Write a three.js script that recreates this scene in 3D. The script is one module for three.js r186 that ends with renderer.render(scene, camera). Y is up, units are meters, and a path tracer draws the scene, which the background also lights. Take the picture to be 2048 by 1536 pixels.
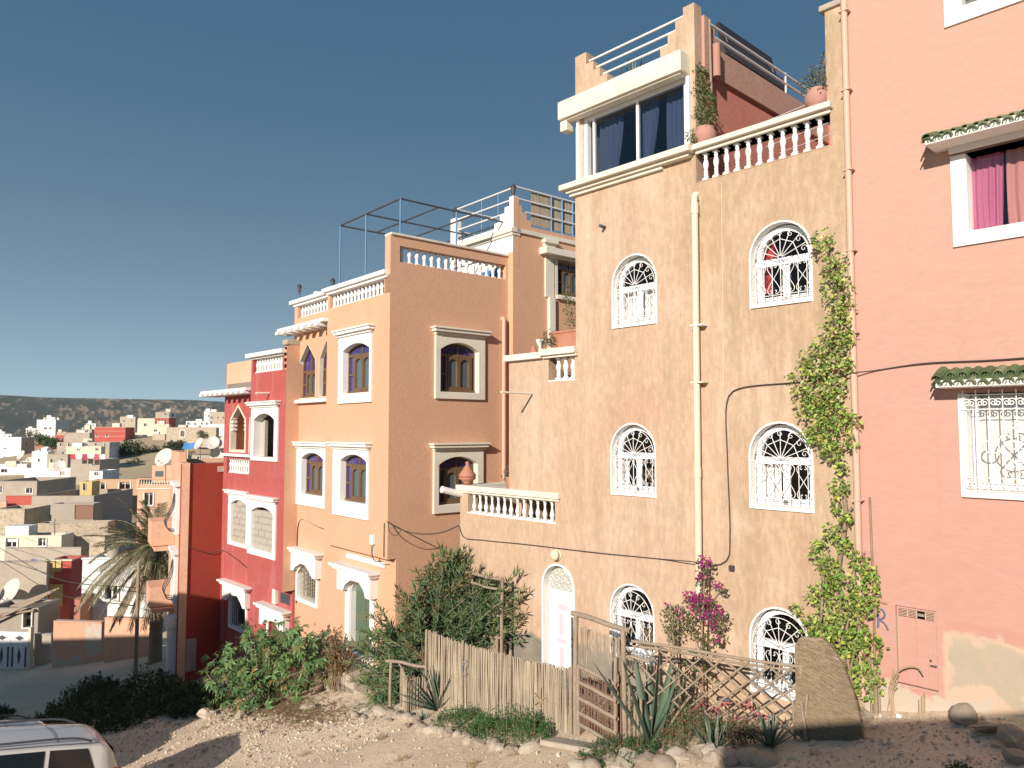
import * as THREE from 'three';
import { mergeGeometries } from 'three/addons/utils/BufferGeometryUtils.js';
import { RoundedBoxGeometry } from 'three/addons/geometries/RoundedBoxGeometry.js';

// ---------- camera, sky, sun, exposure ----------
const scene = new THREE.Scene();
const camera = new THREE.PerspectiveCamera(54.23, 4 / 3, 0.05, 12000);
camera.position.set(0, 5, 10.6);
camera.rotation.order = 'YXZ';
camera.rotation.set(3.548 * Math.PI / 180, 46.95 * Math.PI / 180, 0);
scene.add(camera);
const SUN = new THREE.Vector3(0.375, 0.43, 1).normalize();
{ // clear sky: steel blue overhead, paling to the horizon
  const W = 512, H = 512, d = new Float32Array(W * H * 4);
  for (let j = 0; j < H; j++) for (let i = 0; i < W; i++) {
    const el = ((j + .5) / H - .5) * Math.PI, az = ((i + .5) / W - .5) * 2 * Math.PI;
    const y = Math.sin(el), cx = Math.cos(el) * Math.cos(az), cz = Math.cos(el) * Math.sin(az);
    const s = Math.max(0, cx * SUN.x + y * SUN.y + cz * SUN.z), h = Math.exp(-Math.max(0, y) * 4.0) * .8 + .8 * Math.exp(-Math.max(0, y) * 9.5), k = (j * W + i) * 4;
    const low = y < 0 ? Math.max(.35, 1 + y * 3) : 1, glow = 1 + .35 * Math.pow(s, 4) + .8 * Math.pow(s, 40);
    d[k] = (.024 + .240 * h) * low * glow; d[k + 1] = (.088 + .295 * h) * low * glow; d[k + 2] = (.178 + .285 * h) * low * glow; d[k + 3] = 1;
  }
  const t = new THREE.DataTexture(d, W, H, THREE.RGBAFormat, THREE.FloatType);
  t.mapping = THREE.EquirectangularReflectionMapping; t.magFilter = t.minFilter = THREE.LinearFilter; t.needsUpdate = true;
  scene.background = t; scene.environment = t;
}
const sun = new THREE.DirectionalLight(0xfff3e6, 5);
sun.position.copy(SUN).multiplyScalar(90).add(new THREE.Vector3(-14, 0, 0)); sun.target.position.set(-14, 0, 0);
sun.castShadow = true; sun.shadow.mapSize.set(4096, 4096); sun.shadow.bias = -.0005;
Object.assign(sun.shadow.camera, { left: -60, right: 60, top: 40, bottom: -40, near: 1, far: 260 });
scene.add(sun, sun.target);
scene.fog = new THREE.FogExp2(0xb4c4cc, .00006);
const renderer = new THREE.WebGLRenderer({ antialias: true });
renderer.toneMapping = THREE.LinearToneMapping; renderer.toneMappingExposure = 1.2;
renderer.shadowMap.enabled = true;

// ---------- helpers ----------
let seed_ = 1;
const reseed = (s) => { seed_ = s | 0; };
const R = () => { seed_ = (seed_ + 0x6d2b79f5) | 0; let t = Math.imul(seed_ ^ (seed_ >>> 15), 1 | seed_); t = (t + Math.imul(t ^ (t >>> 7), 61 | t)) ^ t; return ((t ^ (t >>> 14)) >>> 0) / 4294967296; };
const rr = (a, b) => a + (b - a) * R();
const V = (x, y, z) => new THREE.Vector3(x, y, z);
const PI = Math.PI, cos = Math.cos, sin = Math.sin;
const clamp = (x, a = 0, b = 1) => Math.min(b, Math.max(a, x));
const sstep = (a, b, x) => { const t = clamp((x - a) / (b - a)); return t * t * (3 - 2 * t); };
const mix = (a, b, t) => a + (b - a) * t;
const taken = new Map();
function numbered(n) { const k = taken.get(n) || 0; taken.set(n, k + 1); return k ? n + '_' + String(k).padStart(3, '0') : n; }
function tag(o, label, category, group, kind) {
  if (label) o.userData.label = label; if (category) o.userData.category = category;
  if (group) o.userData.group = group; if (kind) o.userData.kind = kind; return o;
}
function thing(name, label, category, pos = [0, 0, 0], turn = 0, group) {
  const o = new THREE.Group(); o.name = numbered(name); o.position.set(...pos); o.rotation.y = turn; scene.add(o); return tag(o, label, category, group);
}
// metric uv: every face takes the two axes it lies in, in metres
function flat(g, keepNormals) {
  let q = g.index ? g.toNonIndexed() : g;
  if (!q.attributes.normal) q.computeVertexNormals();
  const p = q.attributes.position, n = q.attributes.normal, uv = new Float32Array(p.count * 2);
  for (let i = 0; i < p.count; i += 3) {
    let ax = 0, ay = 0, az = 0;
    for (let k = 0; k < 3; k++) { ax += Math.abs(n.getX(i + k)); ay += Math.abs(n.getY(i + k)); az += Math.abs(n.getZ(i + k)); }
    for (let k = i; k < i + 3; k++) {
      const x = p.getX(k), y = p.getY(k), z = p.getZ(k);
      if (az >= ax && az >= ay) { uv[2 * k] = x; uv[2 * k + 1] = y; } else if (ax >= ay) { uv[2 * k] = z + .37; uv[2 * k + 1] = y; } else { uv[2 * k] = x; uv[2 * k + 1] = z; }
    }
  }
  const r = new THREE.BufferGeometry();
  r.setAttribute('position', p); r.setAttribute('normal', n); r.setAttribute('uv', new THREE.BufferAttribute(uv, 2));
  if (q.attributes.color) r.setAttribute('color', q.attributes.color);
  return r;
}
const merge = (l) => { const a = l.flat(3).map((g) => flat(g)); return a.length === 1 ? a[0] : mergeGeometries(a); };
function mesh(name, geo, mat, parent, top) {
  const m = new THREE.Mesh(Array.isArray(geo) ? merge(geo) : geo.userData.raw ? geo : flat(geo), mat);
  m.name = top ? numbered(name) : name; m.castShadow = m.receiveShadow = true; (parent || scene).add(m); return m;
}
const box = (x0, x1, y0, y1, z0, z1) => new THREE.BoxGeometry(x1 - x0, y1 - y0, z1 - z0).translate((x0 + x1) / 2, (y0 + y1) / 2, (z0 + z1) / 2);
const rbox = (x0, x1, y0, y1, z0, z1, r = .012) => new RoundedBoxGeometry(x1 - x0, y1 - y0, z1 - z0, 1, r).translate((x0 + x1) / 2, (y0 + y1) / 2, (z0 + z1) / 2);
function rod(a, b, r, r2 = r, n = 8) { // cylinder between two points
  const A = a.isVector3 ? a : V(...a), B = b.isVector3 ? b : V(...b), d = B.clone().sub(A), g = new THREE.CylinderGeometry(r2, r, d.length(), n, 1);
  return g.applyQuaternion(new THREE.Quaternion().setFromUnitVectors(V(0, 1, 0), d.normalize())).translate((A.x + B.x) / 2, (A.y + B.y) / 2, (A.z + B.z) / 2);
}
const tube = (pts, r, seg, rad = 5, closed = false) => new THREE.TubeGeometry(new THREE.CatmullRomCurve3(pts.map((p) => p.isVector3 ? p : V(...p)), closed, 'centripetal'), seg || pts.length * 2, r, rad, closed);
const lathe = (pts, n = 10) => new THREE.LatheGeometry(pts.map(([r, y]) => new THREE.Vector2(r, y)), n);
// outlines of openings (x0,x1 width; y0 sill; ys spring; yt crown)
function hole(x0, x1, y0, ys, yt, o = 0, kind = 'arc', P = THREE.Path) {
  const p = new P(), a = x0 - o, b = x1 + o, c = (x0 + x1) / 2, w = (x1 - x0) / 2 + o, t = yt + o;
  p.moveTo(a, y0 - o); p.lineTo(b, y0 - o); p.lineTo(b, ys);
  if (kind === 'arc' && t > ys + .01) {
    const h = t - ys, N = 14;
    if (h >= w * .95) for (let i = 1; i <= N; i++) { const f = PI * i / N; p.lineTo(c + w * cos(f), ys + h * sin(f)); }
    else { const rad = (w * w + h * h) / (2 * h), f0 = Math.asin(w / rad); for (let i = 1; i <= N; i++) { const f = f0 - 2 * f0 * i / N; p.lineTo(c + rad * sin(f), t - rad + rad * cos(f)); } }
  } else if (kind === 'point') { p.lineTo(b - .03, ys + (t - ys) * .3); p.lineTo(c, t); p.lineTo(a + .03, ys + (t - ys) * .3); p.lineTo(a, ys); }
  else p.lineTo(a, ys);
  p.closePath(); return p;
}
const holeShape = (...a) => { while (a.length < 7) a.push(a.length === 5 ? 0 : 'arc'); return hole(...a, THREE.Shape); };
const ext = (shape, z0, z1, bevel = 0) => new THREE.ExtrudeGeometry(shape, { depth: z1 - z0 - 2 * bevel, bevelEnabled: bevel > 0, bevelSize: bevel, bevelThickness: bevel, bevelOffset: -bevel, bevelSegments: 1, curveSegments: 10 }).translate(0, 0, z0 + bevel);
function poly(pts, holes = []) { const s = new THREE.Shape(pts.map(([x, y]) => new THREE.Vector2(x, y))); s.holes = holes; return s; }
function ring(h, o, z0, z1, inner = 0) { if (!inner) inner = o > .05 ? -.002 : -.006; // never flush with the wall's own opening
  const s = holeShape(h[0], h[1], h[2], h[3], h[4], o, h[5] || 'arc'); s.holes = [hole(h[0], h[1], h[2], h[3], h[4], inner, h[5] || 'arc')]; return ext(s, z0, z1); }

// ---------- procedural textures ----------
const NL = 256, lat = new Float32Array(NL * NL); reseed(77); for (let i = 0; i < lat.length; i++) lat[i] = R();
function vn(x, y, px, py, s) { // value noise, periodic in px, py cells
  let xi = Math.floor(x), yi = Math.floor(y), fx = x - xi, fy = y - yi; fx = fx * fx * (3 - 2 * fx); fy = fy * fy * (3 - 2 * fy);
  const X0 = ((xi % px) + px) % px, X1 = (X0 + 1) % px, Y0 = ((yi % py) + py) % py, Y1 = (Y0 + 1) % py;
  const L = (a, b) => lat[(((b * 37 + s * 101) & 255) * NL + ((a * 17 + s * 53 + b * 5) & 255))];
  return (L(X0, Y0) * (1 - fx) + L(X1, Y0) * fx) * (1 - fy) + (L(X0, Y1) * (1 - fx) + L(X1, Y1) * fx) * fy;
}
const fbm = (u, v, f, o, s, fy = f) => { let a = 0, w = .5, t = 0; for (let i = 0; i < o; i++) { a += w * vn(u * f, v * fy, f, fy, s + i); t += w; w *= .55; f *= 2; fy *= 2; } return a / t; };
const lin = (h) => { const c = new THREE.Color(h); return [c.r, c.g, c.b]; };
const enc = (x) => { x = clamp(x); return 255 * (x <= .0031308 ? 12.92 * x : 1.055 * Math.pow(x, 1 / 2.4) - .055); };
function tex(N, fn, data) { // fn(u, v, out) writes linear rgb
  const d = new Uint8Array(N * N * 4), o = [0, 0, 0];
  for (let j = 0; j < N; j++) for (let i = 0; i < N; i++) { fn((i + .5) / N, (j + .5) / N, o); const k = (j * N + i) * 4; for (let c = 0; c < 3; c++) d[k + c] = data ? 255 * clamp(o[c]) : enc(o[c]); d[k + 3] = 255; }
  const t = new THREE.DataTexture(d, N, N); t.wrapS = t.wrapT = THREE.RepeatWrapping; t.magFilter = THREE.LinearFilter; t.minFilter = THREE.LinearMipmapLinearFilter; t.generateMipmaps = true;
  if (!data) t.colorSpace = THREE.SRGBColorSpace; t.needsUpdate = true; return t;
}
const rep = (t, m, my = m) => { const c = t.clone(); c.repeat.set(1 / m, 1 / my); c.needsUpdate = true; return c; };
const grainT = tex(512, (u, v, o) => { const a = .55 * fbm(u, v, 24, 4, 3) + .45 * fbm(u, v, 90, 2, 9); o[0] = o[1] = o[2] = a; }, true);
const roughT = tex(512, (u, v, o) => { const a = .5 * fbm(u, v, 10, 4, 13) + .3 * fbm(u, v, 60, 3, 19) + .2 * R(); o[0] = o[1] = o[2] = a; }, true);
function mat(color, rough = .8, more = {}) { return new THREE.MeshStandardMaterial({ color: Array.isArray(color) ? new THREE.Color().setRGB(...color) : color, roughness: rough, ...more }); }
function stucco(N, S, fn, bump = .006, tile = 1.4, rough = .93, bt = grainT) {
  return new THREE.MeshStandardMaterial({ map: rep(tex(N, (u, v, o) => fn(u, v, o)), S), bumpMap: rep(bt, tile), bumpScale: bump, roughness: rough });
}
const blend = (o, a, b, t) => { for (let i = 0; i < 3; i++) o[i] = a[i] + (b[i] - a[i]) * t; };
const toward = (o, b, t) => { for (let i = 0; i < 3; i++) o[i] += (b[i] - o[i]) * t; };
const gain = (o, k) => { o[0] *= k; o[1] *= k; o[2] *= k; };

// ---------- materials ----------
const M = {};
{
  const tan = [.445, .322, .205], peach = [.515, .366, .255], pale = [.59, .445, .33], rust = [.475, .285, .185], cement = [.27, .24, .19], dark = [.16, .14, .11];
  M.tower = stucco(1024, 16, (u, v, o) => { // brushed limewash, X -16..0, y 0..16
    const x = u * 16 - 16, y = v * 16 > 14.5 ? v * 16 - 16 : v * 16;
    const big = fbm(u, v, 7, 4, 1), st = fbm(u, v, 90, 3, 5, 9), st2 = fbm(u, v, 34, 3, 8, 3), fine = fbm(u, v, 220, 2, 21);
    const left = sstep(-7.4, -6.2, x + 3 * (big - .5)) * .8;
    blend(o, peach, tan, clamp(left + .55 * (fbm(u, v, 11, 3, 31) - .42)));
    const mot = fbm(u, v, 26, 4, 14, 18); toward(o, pale, clamp(3.2 * (mot * .62 + st * .3 + st2 * .08 - .5)) * .95); toward(o, tan, clamp(3 * (fbm(u, v, 20, 4, 36, 14) - .56)) * .6);
    toward(o, rust, clamp(3.2 * (fbm(u, v, 6, 4, 44) - .54)) * .65);
    const gr = fbm(u, v, 460, 2, 23, 120); gain(o, .79 + .18 * st + .2 * gr + .12 * (fine - .5)); toward(o, pale, clamp(3 * (gr - .55)) * .3);
    const edge = 1.02 + .1 * (fbm(u, v, 40, 3, 51) - .5) * 3 + .06 * (x + 9.5);
    const d = sstep(.06, -.06, y - edge) * sstep(-7.6, -8.3, x);
    if (d > 0) { const c = [0, 0, 0]; blend(c, cement, dark, clamp(1.8 * (fbm(u, v, 50, 4, 61) - .4))); toward(o, c, d); }
  }, .009, 1.1);
  const pk = [.52, .29, .235], pk2 = [.53, .325, .25], pk3 = [.49, .215, .18], pl = [.385, .335, .25], pl2 = [.55, .41, .30];
  M.pink = stucco(1024, 13, (u, v, o) => {
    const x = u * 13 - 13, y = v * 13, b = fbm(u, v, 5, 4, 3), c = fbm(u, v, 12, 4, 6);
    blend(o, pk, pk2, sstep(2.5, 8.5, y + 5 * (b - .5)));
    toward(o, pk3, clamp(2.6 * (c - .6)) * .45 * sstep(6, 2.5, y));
    gain(o, .95 + .1 * fbm(u, v, 120, 2, 12, 500));
    // repaired plaster low on the wall
    const n = fbm(u, v, 36, 5, 71) - .5, n2 = fbm(u, v, 110, 3, 75) - .5, n3 = n + .5 * n2;
    const ck = Math.abs(fbm(u, v, 9, 4, 91) - .5); if (ck < .0022 && fbm(u, v, 5, 2, 95) > .55) gain(o, .94);
    toward(o, [.50, .27, .23], clamp(5 * (fbm(u, v, 90, 3, 98, 7) - .66)) * .35 * sstep(.5, .7, fbm(u, v, 6, 2, 99)));
    const px = sstep(-3.36, -3.31, x + .12 * n3), py = sstep(1.58, 1.63, y + .35 * n3) * sstep(2.48, 2.44, y + .2 * n3);
    toward(o, pl2, px * py * .95);
    const gx = sstep(-3.3, -3.22, x + .3 * n3), gy = sstep(1.74, 1.82, y + .5 * n3) * sstep(2.43, 2.36, y + .25 * n3);
    toward(o, pl, px * gx * gy * (.75 + .5 * n2)); 
    toward(o, [.5, .44, .35], sstep(1.68, 1.62, y + .5 * n3 + .09 * (x + 3.4)) * .9);
    toward(o, pk3, sstep(.12, 0, Math.abs(y - 2.54 + .1 * n)) * .35 * px);
  }, .0025, 1.2);
  const og = [.615, .35, .215], og2 = [.64, .385, .25], og3 = [.52, .29, .18];
  M.orange = stucco(512, 9, (u, v, o) => { const b = fbm(u, v, 4, 4, 2), st = fbm(u, v, 60, 3, 15, 6); blend(o, og, og2, b); toward(o, og3, clamp(2.5 * (fbm(u, v, 9, 4, 27) - .58)) * .5 + clamp(2.5 * (st - .66)) * .3); gain(o, .95 + .1 * fbm(u, v, 160, 2, 4)); }, .006, 1.3);
  const rd = [.385, .075, .07], rd2 = [.43, .105, .095], rd3 = [.50, .23, .20];
  M.red = stucco(512, 10, (u, v, o) => { blend(o, rd, rd2, fbm(u, v, 7, 4, 9)); const st = fbm(u, v, 70, 3, 17, 5); toward(o, rd3, clamp(3 * (st - .58)) * .55); gain(o, .9 + .2 * fbm(u, v, 120, 2, 6)); }, .005, 1.4);
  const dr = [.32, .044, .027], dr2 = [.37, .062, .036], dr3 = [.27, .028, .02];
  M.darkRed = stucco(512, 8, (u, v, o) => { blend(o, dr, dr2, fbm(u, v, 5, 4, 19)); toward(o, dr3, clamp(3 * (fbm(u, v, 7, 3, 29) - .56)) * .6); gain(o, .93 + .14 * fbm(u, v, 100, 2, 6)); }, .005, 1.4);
  const plainTex = (s, a, b, S = 6, bump = .006, f = 5, N = 256) => stucco(N, S, (u, v, o) => { blend(o, a, b, fbm(u, v, f, 4, s)); gain(o, .88 + .24 * fbm(u, v, f * 12, 3, s + 7)); }, bump, 1.5);
  M.innerRed = plainTex(5, [.50, .19, .14], [.56, .23, .17], 4);
  M.mauveRed = plainTex(6, [.45, .265, .205], [.50, .30, .235], 4); M.darkRoom = M.room0 = mat([.30, .26, .22], .95);
  M.peach = plainTex(7, [.66, .37, .24], [.70, .43, .29]);
  M.salmon = stucco(512, 7, (u, v, o) => { blend(o, [.62, .32, .2], [.66, .38, .25], fbm(u, v, 6, 3, 3)); const f = fbm(u, v, 8, 5, 33); toward(o, [.5, .45, .38], sstep(.56, .6, f) * .9); gain(o, .9 + .2 * fbm(u, v, 90, 2, 4)); }, .008, 1.3);
  M.cement = plainTex(11, [.36, .31, .245], [.46, .40, .32], 5, .01, 6);
  M.cementDark = plainTex(12, [.33, .285, .23], [.42, .365, .30], 5, .01, 6);
  M.block = plainTex(13, [.40, .36, .30], [.47, .43, .36], 3, .012, 7);
  M.cream = plainTex(14, [.66, .58, .44], [.72, .65, .52], 6, .008);
  M.ochre = plainTex(15, [.58, .43, .17], [.62, .48, .22], 5);
  M.tanWall = plainTex(16, [.52, .33, .19], [.57, .38, .23], 6);
  M.shadeMauve = plainTex(17, [.36, .30, .28], [.42, .35, .32], 6);  // shade painted as wall colour: the sunless side of the walled yard
  M.rubble = stucco(512, 5, (u, v, o) => { blend(o, [.46, .38, .27], [.58, .50, .38], fbm(u, v, 14, 4, 5)); toward(o, [.30, .23, .16], clamp(3 * (fbm(u, v, 26, 3, 15) - .52))); }, .05, 2, .95, roughT);
  M.townWhite = plainTex(18, [.74, .73, .70], [.80, .79, .76], 8, .004);
  M.townBlue = plainTex(19, [.50, .52, .58], [.56, .58, .63], 8, .004);
  M.townRed = plainTex(20, [.45, .09, .07], [.50, .12, .09], 8, .004);
  M.white = stucco(512, 3, (u, v, o) => { const s = fbm(u, v, 30, 3, 8, 4); blend(o, [.80, .785, .75], [.72, .70, .65], clamp(1.6 * (fbm(u, v, 6, 4, 41) - .45) + .8 * (s - .55))); }, .003, 1.2, .8);
  M.ivory = stucco(256, 3, (u, v, o) => { blend(o, [.74, .69, .58], [.62, .56, .45], clamp(1.7 * (fbm(u, v, 6, 4, 43) - .42))); }, .004, 1.2, .8);
  M.frame = mat([.80, .80, .80], .38);
  M.iron = mat([.80, .79, .77], .45);
  M.pipeCream = mat([.70, .63, .46], .5);
  M.pipePink = mat([.60, .40, .30], .55);
  M.blueIron = mat([.10, .22, .38], .5, { metalness: .2 });
  M.darkIron = mat([.09, .09, .10], .55, { metalness: .3 });
  M.railWhite = mat([.72, .72, .70], .4);
  M.cable = mat([.06, .05, .045], .7);
  M.wood = stucco(256, 1.2, (u, v, o) => { blend(o, [.115, .066, .032], [.19, .115, .058], fbm(u, v, 40, 4, 7, 4)); }, .004, .6, .6);
  M.greyWood = stucco(256, 1, (u, v, o) => { blend(o, [.25, .19, .135], [.39, .31, .23], fbm(u, v, 10, 4, 9)); gain(o, .8 + .4 * fbm(u, v, 60, 3, 19)); }, .008, .4, .9);
  M.reed = [[.50, .42, .30], [.43, .355, .26], [.36, .295, .215], [.56, .475, .345]].map((c, i) => stucco(128, .8, (u, v, o) => { blend(o, c, c.map((q) => q * .66), fbm(u, v, 8, 4, 3 + i, 5)); }, .004, .3, .85));
  M.matStraw = stucco(512, .9, (u, v, o) => { const a = fbm(u, v, 10, 4, 5, 70), b = fbm(u, v, 5, 3, 11); blend(o, [.17, .125, .08], [.34, .265, .175], clamp(1.9 * (a - .3))); gain(o, .8 + .4 * b); }, .02, .9, .95);
  M.glass = new THREE.MeshPhysicalMaterial({ color: 0xffffff, roughness: .03, transmission: 1, thickness: 0, ior: 1.5 });
  M.glassDim = new THREE.MeshPhysicalMaterial({ color: 0xc4d2dc, roughness: .03, transmission: 1, thickness: 0, ior: 1.6 });
  M.glassPurple = new THREE.MeshPhysicalMaterial({ color: new THREE.Color().setRGB(.05, .035, .16), roughness: .07, specularIntensity: 1, clearcoat: .6, clearcoatRoughness: .05 });
  M.glassGrey = new THREE.MeshPhysicalMaterial({ color: new THREE.Color().setRGB(.10, .13, .14), roughness: .12, clearcoat: .8, clearcoatRoughness: .05 });
  M.darkPane = M.glass;
  M.brownTile = mat([.24, .13, .085], .8);
  M.terracotta = stucco(256, .8, (u, v, o) => { blend(o, [.40, .165, .10], [.48, .22, .145], fbm(u, v, 6, 4, 6)); }, .004, .4, .85);
  M.potPink = stucco(256, .8, (u, v, o) => { blend(o, [.42, .21, .165], [.47, .26, .21], fbm(u, v, 6, 4, 6)); }, .004, .4, .85);
  M.greenTile = [[.085, .125, .05], [.11, .15, .065], [.07, .105, .045], [.16, .18, .10]].map((c, i) => stucco(128, .5, (u, v, o) => { blend(o, c, c.map((q) => q * 1.7), clamp(1.4 * (fbm(u, v, 6, 4, 3 + i) - .35))); }, .004, .3, .55));
  const cloth = (c, s) => stucco(256, .6, (u, v, o) => { blend(o, c, c.map((q) => q * .8), fbm(u, v, 60, 2, s)); }, .002, .2, .95);
  M.curtainPink = cloth([.45, .13, .24], 2); M.curtainRose = cloth([.47, .21, .19], 3); M.curtainRed = cloth([.45, .05, .05], 4);
  M.curtainLilac = cloth([.46, .37, .44], 5); M.curtainWhite = cloth([.75, .73, .70], 6);
  M.room = mat([.30, .26, .22], .95);
  M.tin = stucco(256, 1, (u, v, o) => { blend(o, [.10, .155, .105], [.145, .205, .145], fbm(u, v, 8, 4, 3)); toward(o, [.30, .17, .09], clamp(4 * (fbm(u, v, 9, 4, 33) - .6))); }, .004, .5, .6);
  M.leafMats = {};
}
const leafMat = (rough = .55) => new THREE.MeshPhysicalMaterial({ color: 0xffffff, vertexColors: true, side: THREE.DoubleSide, roughness: rough, transmission: .22, thickness: 0, specularIntensity: .5 });
M.leaf = leafMat(); M.petal = leafMat(.8);
M.bark = stucco(256, .8, (u, v, o) => { blend(o, [.22, .16, .105], [.36, .28, .19], fbm(u, v, 12, 4, 3, 5)); }, .01, .5, .9);
M.stick = mat([.42, .31, .19], .85); M.straw = mat([.31, .235, .145], .9);

// ---------- ground ----------
const CARY = (x, z) => -1.64 + .17 * (z - 8.7) + .22 * (x + 15.05);
function H(x, z) {
  const zc = clamp(z, -2.5, 13), plane = 2.2 + .215 * Math.min(x, 7) - .12 * zc;
  let y = -7.3 + Math.log(1 + Math.exp((plane + 7.3) * 1.4)) / 1.4;
  const dx = x, dz = z - 10.6, r = Math.hypot(dx, dz);
  y -= 2.2 * sstep(60, 140, r) + 4 * sstep(420, 1100, r);
  const m = Math.exp(-(((x + 298) / 62) ** 2 + ((z + 95) / 62) ** 2)); y += 13 * m; // the scrubby rise beyond the town
  const w = Math.exp(-(((x + 15.8) / 3.2) ** 4 + ((z - 9.2) / 3) ** 4)); y = mix(y, CARY(x, z), w);
  if (x > -14 && x < -4.3 && z < 2.4 && z > -.6) { // the yard behind the fence is levelled
    const t = sstep(-4.5, -5.4, x) * sstep(1.6, .7, z) * sstep(-14, -12, x); y = mix(y, Math.min(y, .72 + .06 * (x + 5)), t);
  }
  return y;
}
const hn = (x, z) => fbm((x / 24 % 1 + 1) % 1, (z / 24 % 1 + 1) % 1, 12, 5, 3) - .5;
const hf = (x, z) => fbm((x / 12 % 1 + 1) % 1, (z / 12 % 1 + 1) % 1, 22, 3, 17) - .5;
const HG = (x, z) => { const r = Math.hypot(x, z - 10.6); return H(x, z) + (r < 45 ? hn(x, z) * .2 + hf(x, z) * .075 : hn(x, z) * .5); };
{
  const axis = (spec) => { const a = []; for (const [p, q, s] of spec) { const n = Math.max(1, Math.round((q - p) / s)); for (let i = 0; i < n; i++) a.push(p + (q - p) * i / n); } a.push(spec[spec.length - 1][1]); return a; };
  const xs = axis([[-9000, -1200, 600], [-1200, -300, 90], [-300, -70, 7], [-70, -34, 1], [-34, 4, .22], [4, 60, 4], [60, 600, 90]]);
  const zs = axis([[-7000, -800, 500], [-800, -150, 50], [-150, -12, 5], [-12, -1, .8], [-1, 10, .22], [10, 40, 1.5], [40, 150, 10], [150, 3000, 400]]);
  const nx = xs.length, nz = zs.length, pos = [], uv = [], col = [], idx = [];
  for (let j = 0; j < nz; j++) for (let i = 0; i < nx; i++) {
    const x = xs[i], z = zs[j]; pos.push(x, HG(x, z), z); uv.push(x, z);
    const n = fbm((x / 40 % 1 + 1) % 1, (z / 40 % 1 + 1) % 1, 14, 4, 8), r = Math.hypot(x, z - 10.6);
    const far = sstep(60, 120, r), c = [mix(1.1, .8, n), mix(1.1, .76, n), mix(1.08, .7, n)];
    toward(c, [.62, .56, .42], far * .7); col.push(...c);
  }
  for (let j = 0; j < nz - 1; j++) for (let i = 0; i < nx - 1; i++) { const a = j * nx + i; idx.push(a, a + nx, a + 1, a + 1, a + nx, a + nx + 1); }
  const g = new THREE.BufferGeometry(); g.setAttribute('position', new THREE.Float32BufferAttribute(pos, 3)); g.setAttribute('uv', new THREE.Float32BufferAttribute(uv, 2)); g.setAttribute('color', new THREE.Float32BufferAttribute(col, 3)); g.setIndex(idx); g.computeVertexNormals(); g.userData.raw = true;
  const m = stucco(1024, 5.3, (u, v, o) => { const a = fbm(u, v, 9, 5, 5), b = fbm(u, v, 70, 3, 15), c = fbm(u, v, 140, 2, 25); blend(o, [.64, .515, .375], [.73, .605, .46], a); toward(o, [.74, .66, .54], clamp(5 * (b - .62))); toward(o, [.42, .32, .225], clamp(4 * (c - .64))); }, .018, 1.7, .97, roughT);
  m.vertexColors = true; M.soil = m;
  tag(mesh('ground', g, m, scene, true), 'sandy stony ground sloping down the street', 'ground', null, 'structure');
}
{ // the long scrub covered ridge behind the town
  const pos = [], uv = [], idx = [], n = 150, k = 34;
  for (let i = 0; i <= n; i++) for (let j = 0; j <= k; j++) {
    const a = mix(-.2, 2.3, i / n), t = j / k, d = mix(1350, 3300, t); // angle left of -z
    const top = 110 + 7 * sin(a * 9) + 14 * (fbm((i / n) % 1, .3, 9, 4, 5) - .5) - 12 * sstep(1.24, 1.12, a);
    const gully = 16 * (fbm(i / n, t * .6, 26, 4, 9) - .5) * sin(PI * Math.min(1, t * 1.3));
    const y = -14 + (top + 14) * sstep(0, .72, t) * (1 - .12 * sstep(.75, 1, t)) + gully;
    pos.push(-sin(a) * d, y, 10.6 - cos(a) * d); uv.push(a * 2400, t * 1900);
  }
  for (let i = 0; i < n; i++) for (let j = 0; j < k; j++) { const a = i * (k + 1) + j; idx.push(a, a + k + 1, a + 1, a + 1, a + k + 1, a + k + 2); }
  const g = new THREE.BufferGeometry(); g.setAttribute('position', new THREE.Float32BufferAttribute(pos, 3)); g.setAttribute('uv', new THREE.Float32BufferAttribute(uv, 2)); g.setIndex(idx); g.computeVertexNormals(); g.userData.raw = true;
  const m = new THREE.MeshStandardMaterial({ roughness: 1, map: rep(tex(1024, (u, v, o) => { const c = fbm(u, v, 90, 3, 5, 12), p = fbm(u, v, 8, 4, 8, 3), q = fbm(u, v, 34, 3, 28, 6); blend(o, [.035, .042, .028], [.085, .08, .055], clamp(2 * (q - .25))); toward(o, [.40, .28, .18], clamp(8 * (c * .6 + q * .4 - .56 + .35 * (p - .5))) * .9); }), 700) });
  tag(mesh('hill', g, m, scene, true), 'long dark scrub covered ridge on the horizon', 'hill', null, 'structure');
}

// ---------- building kit ----------
let XF = null; // transform baked into what is being built (for walls that face another way)
const withXF = (m, f) => { const k = XF; XF = m; f(); XF = k; };
const facing = (x, z, turn) => new THREE.Matrix4().makeRotationY(turn).setPosition(x, 0, z);
function put(name, geo, material, parent) { // a part, with the current transform baked in
  let g = Array.isArray(geo) ? merge(geo) : geo.userData.raw ? geo.clone() : flat(geo).clone();
  if (XF) g.applyMatrix4(XF);
  g.userData.raw = true; return mesh(name, g, material, parent);
}
function inst(name, geo, material, parent, x, y, z, sx = 1, sy = 1, sz = 1, ry = 0) { // a part that shares its geometry
  const m = mesh(name, geo, material, parent); m.position.set(x, y, z); m.rotation.y = ry; m.scale.set(sx, sy, sz);
  if (XF) { m.updateMatrix(); m.matrix.premultiply(XF); m.matrix.decompose(m.position, m.quaternion, m.scale); }
  return m;
}
const raw = (g) => { const q = flat(g); q.userData.raw = true; return q; };
const G = {};
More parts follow.
